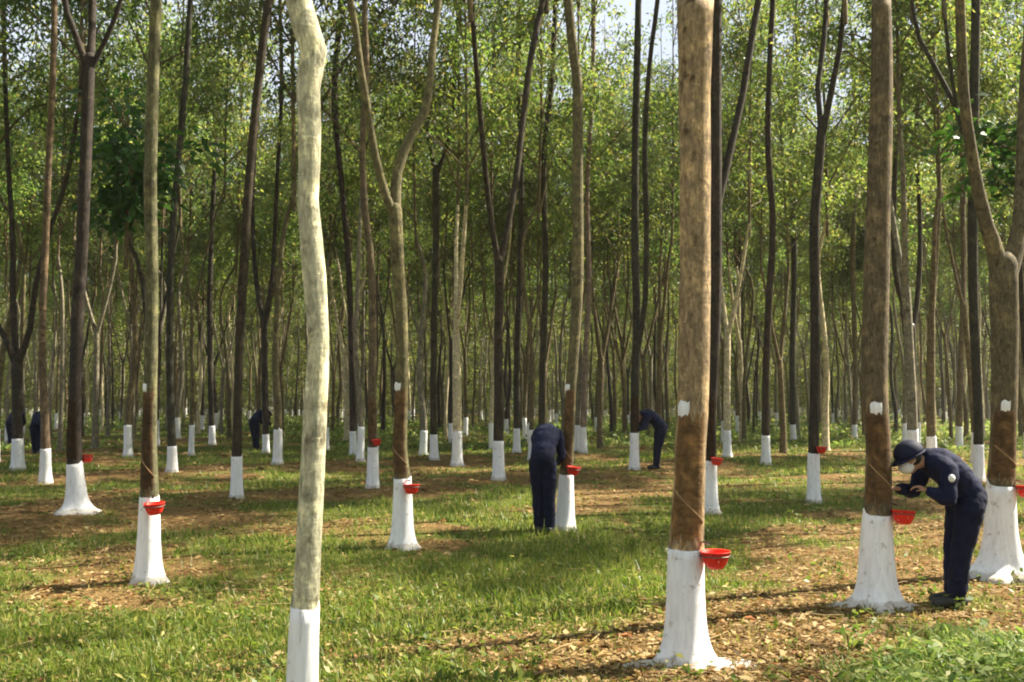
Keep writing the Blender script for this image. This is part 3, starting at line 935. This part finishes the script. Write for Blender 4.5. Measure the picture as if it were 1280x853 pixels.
for i, t in enumerate(TREES):
    g = on_ground(*t['base'])
    Y = g.y
    px0 = t['path'][0][0]
    root = empty('rubber_tree', g)
    tag(root, t['label'], 'tree', 'rubber trees standing in planted rows')
    PLACED.append((g.x, g.y))
    ph = i * 1.37
    bark = BARKS[t['bark']]
    bark = tuple(c * random.uniform(.9, 1.1) for c in bark)

    def loc3(q, dy=0.0):
        p = at_depth(q[0], q[1], Y + dy)
        return (p.x - g.x, dy, p.z - g.z, q[2] / F * (Y + dy) / 2)
    path = [loc3(q) for q in t['path']]
    path[0] = (path[0][0], 0, -0.25, path[0][3])
    zlast = path[-1][2]
    limbs = []
    tops = []
    if t.get('limbs'):
        for li, lb in enumerate(t['limbs']):
            sgn = (-1) ** (li + i) * (0.5 + .3 * random.random())
            z0 = loc3(lb[0])[2]
            L = []
            for q in lb:
                z = loc3(q)[2]
                L.append(loc3(q, sgn * 0.28 * max(z - z0, 0)))
            e = np.array(L[-1]); d = np.array(L[-1]) - np.array(L[-2]); d = d / np.linalg.norm(d[:3])
            zt = max(8.0, e[2] + .5) + random.uniform(0, 1.5)
            k = (zt - e[2]) / max(d[2], .5)
            end = (e[0] + d[0] * k * .6, e[1] + d[1] * k * .6, zt, max(e[3] * .5, .02))
            L.append(end)
            limbs.append(L); tops.append((L[-2], end))
        # close the main stem inside the fork
        stem = path
        if t['limbs'] and zlast > 6.5 and len(t['limbs']) == 1 or i == 20:
            e = np.array(path[-1])
            zt = max(9.0, e[2] + .6)
            path.append((e[0] + random.uniform(-.3, .3), random.uniform(-.3, .3), zt, e[3] * .6))
            tops.append((path[-2], path[-1]))
    else:
        e = np.array(path[-1])
        zt = max(8.3, e[2] + .8) + random.uniform(0, 1.2)
        path.append((e[0] + random.uniform(-.3, .3) * (zt - e[2]) / 4, random.uniform(-.5, .5) * (zt - e[2]) / 4, zt, max(e[3] * .55, .02)))
        tops.append((path[-2], path[-1]))
    paint_h = at_depth(t['path'][1][0], t['wt'], Y).z - g.z
    near = Y < 14
    tr, wb, full, fn = make_trunk(path, root, bark, paint_h, t['fl'], limbs, 18 if near else 10, .12 if near else .3, .05, 5, ph)
    for pv, tp in tops:
        sc = 1.0 if len(tops) == 1 else .95
        tp = np.array(tp)
        if Y > 15.5:       # the crown starts a little below the end of its limb, on the limb
            q = min(1.0, (3.4 if t.get('cs') else 1.3) / max(tp[2] - pv[2], .1))
            tp = tp + (np.array(pv) - tp) * q
        add_crown(root, tp[:3], t.get('cs', 1.0) * sc * random.uniform(.9, 1.1), limb=len(tops) > 1 or Y < 15, mesh=random.choice(DENSE) if Y > 15.5 else None, zs=1.2 if Y > 15.5 else 1)
    if t.get('panel'):
        zm = at_depth(0, t['mark'][1], Y).z - g.z if t.get('mark') else paint_h + .95
        pn = strip('tapping_panel', root, full, fn, paint_h + .04, zm - .02, -2.9, -0.75, .004, M_PANEL, .13 if near else .06, 22)
        pn.color = (*PANEL_TONE[t['bark']], 1)
        if near:
            strip('tapping_cut', root, full, fn, paint_h + .36, paint_h + .385, -2.75, -0.6, .011, M_CUT, 0, 14, -.22)
    if t.get('mark'):
        mx, my = t['mark']
        p = at_depth(mx, my, Y)
        z = p.z - g.z
        cxl = np.interp(z, full[:, 2], full[:, 0]); rl = np.interp(z, full[:, 2], full[:, 3])
        s = max(-.8, min(.8, (p.x - g.x - cxl) / rl))
        a = -math.pi / 2 + math.asin(s)
        hw = .052 if near else .045
        o = strip('paint_mark', root, full, fn, z - hw * 1.15, z + hw * random.uniform(.9, 1.35), a - hw * random.uniform(.8, 1.1) / rl, a + hw * random.uniform(.85, 1.1) / rl, .008, M_WHITE, .028, 8, random.uniform(-.012, .012))
    if t.get('sp'):
        paint_splash(root, 0, -.02, t['sp'][0], t['sp'][1], M_WHITE, ph)
    if t.get('cup'):
        cz = at_depth(t['cup'][0], t['cup'][1], Y).z - g.z
        ax = g.x + np.interp(cz, full[:, 2], full[:, 0]); rr = np.interp(cz, full[:, 2], full[:, 3])
        CUPS.append(place_cup(t['cup'][0], t['cup'][1], Y, (ax,), rr, CUP_LABELS[len(CUPS)], t.get('back', False)))

# ------------------------------------------------------------------ the rest of the grove, row by row
VAR = []
for k in range(6):
    root = empty('rubber_tree', (0, 0, 0))
    r = random.uniform(.07, .105)
    z1 = random.uniform(4.6, 6.6)
    forked = k % 2 == 1
    zf = random.uniform(3.2, 5.0)
    wob = lambda s: random.uniform(-s, s)
    if forked:
        path = [(0, 0, -.25, r * 1.15), (wob(.04), wob(.04), 1.2, r), (wob(.15), wob(.15), zf, r * .85)]
        c = path[-1]
        limbs = []
        a = random.uniform(0, 6.28)
        for s in (0, 1):
            aa = a + s * math.pi + wob(.4)
            limbs.append([(c[0], c[1], c[2] - .15, r * .66), (c[0] + .3 * math.cos(aa), c[1] + .3 * math.sin(aa), zf + .9, r * .55), (c[0] + .65 * math.cos(aa), c[1] + .65 * math.sin(aa), zf + 2.4, r * .48), (c[0] + .9 * math.cos(aa) + wob(.2), c[1] + .9 * math.sin(aa) + wob(.2), zf + 3.4, r * .35)])
        tops = [l[-1] for l in limbs]
    else:
        path = [(0, 0, -.25, r * 1.15), (wob(.05), wob(.05), 1.2, r), (wob(.2), wob(.2), z1 * .5, r * .85), (wob(.35), wob(.35), z1, r * .65), (wob(.4), wob(.4), z1 + 1.5, r * .5)]
        limbs = []
        tops = [path[-1]]
    tr, wb, full, fn = make_trunk(path, root, BARKS['dark'], .84, .45, limbs, 9, .35, .06, 5, k * 2.1)
    VAR.append((root, tr, wb, tops))
for root, tr, wb, tops in VAR:       # the prototypes' meshes are copied below; take the prototypes themselves out
    for o in (tr, wb, root):
        COL.objects.unlink(o)

FAR_LABEL = 'slender whitewashed rubber tree in the distant rows behind the workers'
GROUP = 'rubber trees in the distant rows'
pos_in, pos_out, pos_far = [], [], []
rr = random.Random(11)
for rowi in range(-14, 44):
    n0 = 3.8 + 6.3 * rowi
    off = rr.uniform(0, 2.8)
    for s in range(-80, 120):
        t = s * 2.75 + off + rr.uniform(-.35, .35)
        if s % 4 == 0:
            t += 1.37
        n = n0 + rr.uniform(-.3, .3)
        x = TX * t + NX * n; y = TY * t + NY * n
        if y < -30 or y > 190:
            continue
        half = 0.53 * y
        if y > 78:
            if abs(x) < half + 12:
                pos_far.append((x, y))
            continue
        if y > 3 and abs(x) < half + 1.2:
            d = min((x - a) ** 2 + (y - b) ** 2 for a, b in PLACED)
            if y > 30 and d > 1.6 ** 2 or (y > 24 and d > 2.2 ** 2):
                pos_in.append((x, y))
                if y > 38 and rr.random() < .62:
                    pos_in.append((x + TX * 1.3 + rr.uniform(-.3, .3), y + TY * 1.3 + rr.uniform(-.3, .3)))
        elif -24 < y < 62 and (-half - 16 < x < half + 26) and x * x + y * y > 9:
            (pos_out.append((x, y)) if rr.random() < (.38 if x > half and y > -6 else 1) else None)
pos_in += [(-2.9, 32.5), (-0.7, 36.0), (2.1, 33.0), (-1.5, 27.3), (0.7, 40.5), (0.55, 29.6)]
print('trees in', len(pos_in), 'out', len(pos_out), 'far', len(pos_far))

tone = ['dark', 'dark', 'brown', 'olive', 'grey', 'brown', 'grey', 'pale']
for (x, y) in pos_in:
    root, tr, wb, tops = VAR[rr.randrange(len(VAR))]
    z = float(gz(x, y))
    e = empty('rubber_tree', (x, y, z), rr.uniform(0, 6.28))
    tag(e, FAR_LABEL, 'tree', GROUP)
    s = rr.uniform(.88, 1.14)
    e.scale = (s * rr.uniform(.85, 1.15),) * 2 + (s,)
    c = BARKS[rr.choice(tone)]
    for src in ((tr, wb) if y < 30 or rr.random() < (.5 if y < 45 else .25) else (tr,)):
        o = src.copy(); COL.objects.link(o); o.parent = e
        o.color = (*c, 1)
    for tp in tops:
        add_crown(e, tp[:3], rr.uniform(.85, 1.12) * (.82 if len(tops) > 1 else 1), mesh=rr.choice(DENSE), zs=1.28)


def mesh_arrays(me):
    n = len(me.vertices); v = np.empty(n * 3, np.float32); me.vertices.foreach_get('co', v)
    npoly = len(me.polygons)
    ls = np.empty(npoly, np.int32); lt = np.empty(npoly, np.int32); mi = np.empty(npoly, np.int32)
    me.polygons.foreach_get('loop_start', ls); me.polygons.foreach_get('loop_total', lt); me.polygons.foreach_get('material_index', mi)
    lv = np.empty(len(me.loops), np.int32); me.loops.foreach_get('vertex_index', lv)
    q = lt == 4
    f4 = lv[ls[q][:, None] + np.arange(4)]
    tri = lt == 3
    f3 = lv[ls[tri][:, None] + np.arange(3)]
    return v.reshape(-1, 3), f4, mi[q], f3, mi[tri]


def add_arrays(mb, arr, mt, matmap):
    v, f4, m4, f3, m3 = arr
    Mx = np.array(mt)
    vv = v @ Mx[:3, :3].T + Mx[:3, 3]
    base = mb.n
    mb.v.append(vv.astype(np.float32)); mb.n += len(vv)
    if len(f4):
        mb.f4.append(f4 + base); mb.m4.append(np.array([matmap[k] for k in m4], np.int32))
    if len(f3):
        mb.f3.append(f3 + base); mb.m3.append(np.array([matmap[k] for k in m3], np.int32))


VARR = [(mesh_arrays(tr.data), mesh_arrays(wb.data), tops) for root, tr, wb, tops in VAR]
LOWC = [crown_data(8, 2.8, 7, 90, 14, .32, .45, False) for k in range(3)]
LOWC = [mesh_arrays(m.mesh('crown_far', [M_BARK, M_LEAF])) for m in LOWC]
MIDC = [mesh_arrays(me) for me in DENSE[:3]]
M_BARKFAR = M_BARK


def wood(name, positions, crowns, label, low=0):
    mb = MB()
    for (x, y) in positions:
        tr, wb, tops = rr.choice(VARR)
        s = rr.uniform(.88, 1.14)
        mt = Matrix.Translation((x, y, float(gz(x, y)))) @ Matrix.Rotation(rr.uniform(0, 6.28), 4, 'Z') @ Matrix.Scale(s, 4)
        add_arrays(mb, tr, mt, {0: 0}); add_arrays(mb, wb, mt, {0: 2})
        for tp in tops:
            m2 = mt @ Matrix.Translation(tp[:3]) @ Matrix.Rotation(rr.uniform(0, 6.28), 4, 'Z') @ Matrix.Scale(rr.uniform(.8, 1.1) * (.8 if len(tops) > 1 else 1), 4)
            add_arrays(mb, rr.choice(crowns), m2, {0: 0, 1: 1})
        for q in range(low if y > 110 else low - 1):
            m2 = Matrix.Translation((x + rr.uniform(-2, 2), y + rr.uniform(-2, 2), rr.uniform(-1.5, 4.5))) @ Matrix.Rotation(rr.uniform(0, 6.28), 4, 'Z') @ Matrix.Scale(rr.uniform(.5, .9), 4)
            add_arrays(mb, rr.choice(LOWC), m2, {0: 0, 1: 1})
    o = mb.build(name, [M_BARK, M_LEAF, M_WHITE])
    o.color = (*BARKS['grey'], 1)
    tag(o, label, 'wood', kind='stuff')
    return o


wood('far_wood', pos_far, LOWC, 'mass of trunks and foliage closing the plantation far off', 2)
wood('surrounding_wood', pos_out, MIDC, 'rubber trees continuing beyond both sides of the view')


# ------------------------------------------------------------------ people
def remeshed(mb, name, mats, voxel, smooth_it=6, fold=0.0):
    me = mb.mesh(name, mats)
    o = bpy.data.objects.new('tmp_shape', me); COL.objects.link(o)
    r = o.modifiers.new('r', 'REMESH'); r.mode = 'VOXEL'; r.voxel_size = voxel; r.use_smooth_shade = True
    s = o.modifiers.new('s', 'SMOOTH'); s.iterations = smooth_it; s.factor = .5
    dg = bpy.context.evaluated_depsgraph_get()
    dg.update()
    res = bpy.data.meshes.new_from_object(o.evaluated_get(dg))
    res.name = name
    if not res.materials:
        for m in mats: res.materials.append(m)
    bpy.data.objects.remove(o)
    if fold:
        n = len(res.vertices)
        co = np.empty(n * 3, np.float32); res.vertices.foreach_get('co', co); co = co.reshape(-1, 3)
        no = np.empty(n * 3, np.float32); res.vertices.foreach_get('normal', no); no = no.reshape(-1, 3)
        d = np.array([mnoise.noise(Vector((c[0] * 11, c[1] * 11, c[2] * 19))) + .5 * mnoise.noise(Vector((c[0] * 24, c[1] * 24, c[2] * 34))) for c in co])
        co = co + no * (d * fold)[:, None]
        res.vertices.foreach_set('co', co.ravel().astype(np.float32))
        res.update()
    return res


def limb(mb, pts, sides=12):
    """rounded tapering limb through (x,y,z,r)"""
    P = spline(pts, .04)
    tube(mb, P, sides, 0)
    for q in (pts[0], pts[-1]):
        ellipsoid(mb, q[:3], (q[3],) * 3, None, 12, 8)


def lerp(a, b, t):
    return tuple(a[i] * (1 - t) + b[i] * t for i in range(3))


def hand(mb, wrist, d, nrm, side, s=1.0):
    """palm, four bent fingers of unequal length, thumb leaving the side of the palm"""
    d = Vector(d).normalized(); n = Vector(nrm); n = (n - d * n.dot(d)).normalized()
    sd = d.cross(n).normalized() * side
    w = Vector(wrist)
    rot = Matrix((d, sd, n)).transposed()
    pc = w + d * .045 * s
    ellipsoid(mb, pc, (.052 * s, .042 * s, .016 * s), rot)
    for k, (o, L) in enumerate(((.030, .072), (.011, .080), (-.010, .074), (-.030, .058))):
        b = w + d * .078 * s + sd * o * s
        p1 = b + (d * .85 - n * .5).normalized() * L * .5 * s
        p2 = p1 + (d * .25 - n * .95).normalized() * L * .5 * s
        limb(mb, [(*b, .0095 * s), (*p1, .0088 * s), (*p2, .007 * s)], 8)
    b = w + d * .03 * s + sd * .036 * s
    p1 = b + (d * .5 + sd * .7 - n * .3).normalized() * .036 * s
    p2 = p1 + (d * .8 + sd * .1 - n * .6).normalized() * .034 * s
    limb(mb, [(*b, .012 * s), (*p1, .0105 * s), (*p2, .008 * s)], 8)


def person(loc, rz, J, label, scale=1.0, voxel=.011, detail=True, badge=True, mask=True):
    """J: joints of a figure facing -X with its feet on z = 0"""
    root = empty('person', loc, rz)
    root.scale = (scale,) * 3
    tag(root, label, 'person', 'workers tapping the rubber trees')
    v = Vector
    hc = v(J['head']); up = v(J['crown']).normalized(); fw = v(J['face']); fw = (fw - up * fw.dot(up)).normalized(); lt = up.cross(fw).normalized()
    HR = Matrix((fw, lt, up)).transposed()

    def hp(a, b, c):
        return hc + fw * a + lt * b + up * c
    # ---- body: one continuous mesh
    mb = MB()
    neck, chest, waist, pelvis = J['neck'], J['chest'], J['waist'], J['pelvis']
    ellipsoid(mb, hc + up * .015, (.092, .074, .108), HR)
    ellipsoid(mb, hp(.03, 0, -.06), (.062, .056, .062), HR)
    ellipsoid(mb, hp(.098, 0, -.012), (.018, .012, .024), HR)
    ellipsoid(mb, hp(.092, 0, -.062), (.012, .022, .010), HR)
    for s in (-1, 1):
        ellipsoid(mb, hp(0, .074 * s, -.005), (.018, .010, .030), HR)
    limb(mb, [(*hp(-.02, 0, -.05), .056), (*neck, .062)])
    limb(mb, [(*neck, .07), (*chest, .125), (*waist, .115), (*pelvis, .13)])
    for s in ('L', 'R'):
        sh, el, wr = J['sh' + s], J['el' + s], J['wr' + s]
        limb(mb, [(*lerp(neck, sh, .3), .06), (*sh, .055), (*lerp(sh, el, .5), .045), (*el, .038), (*lerp(el, wr, .35), .038), (*wr, .026)])
        hd = J['hd' + s]
        d = v(hd) - v(wr)
        hand(mb, wr, d, (0, 0, 1), 1 if s == 'L' else -1)
        hp_, kn, an = J['hp' + s], J['kn' + s], J['an' + s]
        limb(mb, [(*hp_, .085), (*lerp(hp_, kn, .5), .072), (*kn, .054), (*lerp(kn, an, .4), .054), (*an, .036)])
        limb(mb, [(an[0] + .04, an[1], .045, .036), (an[0] - .14, an[1], .035, .034)])
    link('body', remeshed(mb, 'body', [M_SKIN], min(voxel, .010) if detail else voxel, 3), root)
    # ---- clothing
    mb = MB()
    ax = (v(neck) - v(pelvis)).normalized(); sidev = v((0, 1, 0)); nv = ax.cross(sidev).normalized()
    RT = Matrix((nv, sidev, ax)).transposed()
    sc = v(chest); sw = v(waist)
    ellipsoid(mb, sc, (.135, .195, .20), RT, 16, 12)
    ellipsoid(mb, sc * .5 + sw * .5, (.14, .175, .20), RT, 16, 12)
    ellipsoid(mb, sw * .6 + v(pelvis) * .4, (.145, .17, .17), RT, 16, 12)
    limb(mb, [(*neck, .082), (*lerp(neck, chest, .6), .12)])
    for s in ('L', 'R'):
        sh, el, wr = J['sh' + s], J['el' + s], J['wr' + s]
        limb(mb, [(*lerp(neck, sh, .35), .085), (*sh, .082), (*lerp(sh, el, .5), .070), (*el, .060), (*lerp(el, wr, .5), .056), (*lerp(el, wr, .9), .047)])
    shirt = link('shirt', remeshed(mb, 'shirt', [M_NAVY], voxel, 5, .007 if detail else .004), root)
    mb = MB()
    ellipsoid(mb, pelvis, (.155, .175, .15), RT, 16, 12)
    for s in ('L', 'R'):
        hp_, kn, an = J['hp' + s], J['kn' + s], J['an' + s]
        limb(mb, [(*hp_, .118), (*lerp(hp_, kn, .5), .102), (*kn, .082), (*lerp(kn, an, .4), .080), (*lerp(kn, an, .93), .073)])
    link('trousers', remeshed(mb, 'trousers', [M_NAVY2], voxel, 5, .008 if detail else .004), root)
    for s in ('L', 'R'):
        an = J['an' + s]
        mb = MB()
        limb(mb, [(an[0] + .05, an[1], .05, .048), (an[0] - .06, an[1], .047, .050), (an[0] - .165, an[1], .036, .044)])
        limb(mb, [(*an[:2], .06, .052), (*an[:2], .16, .054)])
        bt = remeshed(mb, 'boot', [M_BOOT], voxel, 3)
        for q in bt.vertices:
            if q.co.z < 0: q.co.z = 0
        link('boot', bt, root)
    # ---- helmet: dome, brim, peak and band
    mb = MB()
    nu, nvv = 24, 9
    V = []
    hcn = hp(-.012, 0, .038)
    for i in range(nvv + 1):
        ph = (math.pi / 2) * 1.08 * i / nvv
        for j in range(nu):
            t = 2 * math.pi * j / nu
            q = hcn + fw * (.126 * math.sin(ph) * math.cos(t)) + lt * (.108 * math.sin(ph) * math.sin(t)) + up * (.108 * math.cos(ph))
            V.append(q)
    V = [tuple(q) for q in V]
    f = [(i * nu + j, (i + 1) * nu + j, (i + 1) * nu + (j + 1) % nu, i * nu + (j + 1) % nu) for i in range(nvv) for j in range(nu)]
    mb.add(V, f4=f)
    hel = mb.build('helmet', M_HELMET, root)
    so_ = hel.modifiers.new('thickness', 'SOLIDIFY'); so_.thickness = .006
    mb = MB()
    V = []
    for j in range(nu + 1):
        t = 2 * math.pi * j / nu
        ext = .008 + .042 * max(0, math.cos(t)) ** 1.5
        a = hcn + fw * (.125 * math.cos(t)) + lt * (.107 * math.sin(t)) - up * .010
        b = hcn + fw * ((.125 + ext) * math.cos(t)) + lt * ((.107 + ext * .8) * math.sin(t)) - up * (.020 + ext * .25)
        V += [tuple(a), tuple(b), tuple(b - up * .006), tuple(a - up * .006)]
    f = []
    for j in range(nu):
        for k in range(4):
            f.append((j * 4 + k, j * 4 + (k + 1) % 4, (j + 1) * 4 + (k + 1) % 4, (j + 1) * 4 + k))
    mb.add(V, f4=f)
    mb.build('brim', M_HELMET, hel)
    if detail:
        mb = MB()
        for q in (-1, 1):
            ellipsoid(mb, hp(.083, .030 * q, .012), (.011, .014, .010), HR, 10, 6)
        mb.build('eye', M_EYE, root)
        mb = MB()
        ellipsoid(mb, hp(-.02, 0, .0), (.085, .079, .085), HR, 14, 10)
        mb.build('hair', M_HAIR, root)
        # collar, badge, belt
        if badge:
            mb = MB()
            c = v(lerp(J['shR'], J['elR'], .30)); out = v((-.12, -1, .15)).normalized()
            u = out.cross(v((0, 0, 1))).normalized(); w_ = u.cross(out)
            pts = [c + out * .0775 + u * .027 * math.cos(k * math.pi / 8) + w_ * .031 * math.sin(k * math.pi / 8) for k in range(16)]
            top = [p + out * .006 for p in pts]
            V = [tuple(p) for p in pts] + [tuple(p) for p in top] + [tuple(c + out * .0838)]
            mb.add(V, f4=[(k, (k + 1) % 16, 16 + (k + 1) % 16, 16 + k) for k in range(16)], f3=[(16 + k, 16 + (k + 1) % 16, 32) for k in range(16)])
            mb.build('badge', M_MASK, shirt)
    if mask:
        mb = MB()
        ellipsoid(mb, hp(.052, 0, -.052), (.066, .068, .060), HR, 16, 12)
        mk = mb.build('face_mask', M_MASK, root)
        mb = MB()
        for q in (-1, 1):
            limb(mb, [(*hp(.06, .066 * q, -.045), .003), (*hp(.0, .083 * q, -.02), .003)], 6)
        mb.build('strap', M_MASK, mk)
    return root


POSE_A = dict(
    anL=(.06, .09, .08), anR=(-.01, -.09, .08), knL=(.08, .10, .44), knR=(.04, -.10, .44), hpL=(.14, .085, .80), hpR=(.13, -.085, .80),
    pelvis=(.15, 0, .86), waist=(.10, 0, .98), chest=(-.02, 0, 1.10), neck=(-.165, 0, 1.185), head=(-.325, 0, 1.185), crown=(-.42, 0, .9), face=(-.9, 0, -.42),
    shL=(-.11, .17, 1.12), elL=(-.20, .20, .90), wrL=(-.37, .10, .93), hdL=(-.45, .06, .94),
    shR=(-.10, -.18, 1.10), elR=(-.11, -.22, .87), wrR=(-.24, -.14, .93), hdR=(-.31, -.10, .97))
POSE_B = dict(
    anL=(.05, .08, .08), anR=(.0, -.08, .08), knL=(.07, .085, .45), knR=(.04, -.085, .45), hpL=(.13, .08, .83), hpR=(.13, -.08, .83),
    pelvis=(.14, 0, .90), waist=(.06, 0, 1.03), chest=(-.10, 0, 1.16), neck=(-.27, 0, 1.21), head=(-.42, 0, 1.13), crown=(-.8, 0, .5), face=(-.5, 0, -.85),
    shL=(-.21, .15, 1.17), elL=(-.30, .185, .92), wrL=(-.44, .10, .82), hdL=(-.50, .05, .80),
    shR=(-.21, -.15, 1.17), elR=(-.28, -.19, .92), wrR=(-.42, -.12, .86), hdR=(-.49, -.08, .85))

g = on_ground(1190, 757)
person(g, 0.06, POSE_A, 'person in navy uniform, dark helmet and white mask bending to a trunk at right', 1.0, .011)
g = on_ground(681, 667)
person(g, math.atan2(-1, -.22), POSE_B, 'person in navy uniform seen from behind, bent double beside the centre trunk', 1.06, .012, True, False, False).scale = (1.0, .93, 1.06)
g = on_ground(819, 586)
person(g, 0.15, POSE_B, 'person in navy uniform bending left towards the twin stemmed tree', 1.14, .014, False, False, False)
g = on_ground(321, 563)
person(g, math.atan2(-.8, -.6), POSE_B, 'person in dark clothes far off at left, beside the pale foreground trunk', 1.12, .016, False, False, False)
g = on_ground(16, 562)
person(g, math.atan2(-1, -.1), POSE_B, 'person in dark clothes at the left edge, partly behind a low forked tree', 1.1, .016, False, False, False)
g = on_ground(46, 565)
person(g, math.atan2(-1, .15), POSE_B, 'person in bluish uniform far off at left, second from the left edge', 1.05, .016, False, False, False)


# ------------------------------------------------------------------ broad-leaved tree and the leafy spray at the right edge
def undergrowth():
    mb = MB()
    n = 900
    y = np.concatenate([RNG.uniform(34, 60, n // 3), RNG.uniform(55, 100, n - n // 3)])
    x = RNG.uniform(-.56, .56, n) * y
    keep = fbm(x * .09, y * .09, 55, 3) > .44
    x, y = x[keep], y[keep]
    k = 34
    m = len(x)
    hgt = RNG.uniform(.2, .65, m) * np.clip((y - 25) / 30, .5, 1.5)
    C = np.stack([np.repeat(x, k), np.repeat(y, k), np.repeat(gz(x, y), k)], -1)
    off = RNG.normal(0, 1, (m * k, 3)) * np.array([.7, .7, 0])
    C = C + off
    C[:, 2] += RNG.uniform(.02, 1, m * k) * np.repeat(hgt, k)
    d = rv(m * k); d[:, 2] = abs(d[:, 2]) * .8
    nr = rv(m * k) * .7; nr[:, 2] += .8
    diamonds(mb, C, RNG.uniform(.15, .34, m * k), d, nr, .45, .1)
    o = mb.build('undergrowth', M_TALL)
    tag(o, 'low bright green weeds under the distant rows', 'undergrowth', kind='stuff')


undergrowth()


def broad_tree(px, Y, h0, label, ls, ncl, nleaf, cs, dx=0.0):
    x = (px - CX) / F * Y
    root = empty('broadleaf_tree', (x, Y, float(gz(x, Y))))
    tag(root, label, 'tree')
    tr, wb, full, fn = make_trunk([(0, 0, -.2, .06), (.05, .02, 1.5, .05), (dx * .25 - .05, 0, 4, .045), (dx, 0, h0, .035)], root, BARKS['dark'], .3, .3, (), 9, .3)
    bpy.data.objects.remove(wb)
    me = crown_data(4.2, 1.1, 8, ncl, nleaf, ls, .34).mesh('crown', [M_BARK, M_LEAFDARK])
    add_crown(root, (dx, 0, h0 - .3), cs, mesh=me)


broad_tree(187, 19, 4.9, 'dark green broad leaved tree right of the flared foot trunk, upper left', .30, 60, 20, .9, -.5)
broad_tree(1282, 15, 4.6, 'bright leafy tree at the upper right edge', .30, 40, 16, .8)

# ------------------------------------------------------------------ faint haze in the air under the trees
def haze():
    m, nt, out = new_mat('haze_air')
    pv = N(nt, 'ShaderNodeVolumePrincipled')
    pv.inputs['Color'].default_value = (0.93, 0.93, 0.88, 1)
    pv.inputs['Density'].default_value = 0.0004
    pv.inputs['Anisotropy'].default_value = 0.25
    nt.links.new(pv.outputs[0], out.inputs['Volume'])
    x0, x1, y0, y1, z0, z1 = -290, 290, -320, 350, -2.5, 32
    V = [(x, y, z) for z in (z0, z1) for x, y in ((x0, y0), (x1, y0), (x1, y1), (x0, y1))]
    mb = MB(); mb.add(V, f4=[(0, 3, 2, 1), (4, 5, 6, 7), (0, 1, 5, 4), (1, 2, 6, 5), (2, 3, 7, 6), (3, 0, 4, 7)])
    o = mb.build('haze', m, smooth=False)
    tag(o, 'thin warm haze in the air between the trees', 'haze', kind='stuff')


haze()

# ------------------------------------------------------------------ render settings
SC.render.engine = 'CYCLES'
SC.cycles.pixel_filter_type = 'BLACKMAN_HARRIS'
SC.cycles.filter_width = 2.0
SC.cycles.use_denoising = True
SC.cycles.max_bounces = 8
SC.cycles.diffuse_bounces = 4
SC.cycles.transmission_bounces = 4
SC.cycles.glossy_bounces = 2
SC.cycles.caustics_reflective = False
SC.cycles.caustics_refractive = False
SC.view_settings.view_transform = 'Standard'
SC.view_settings.look = 'None'
SC.view_settings.exposure = 1.85
SC.view_settings.gamma = 1.0
SC.view_settings.use_curve_mapping = False
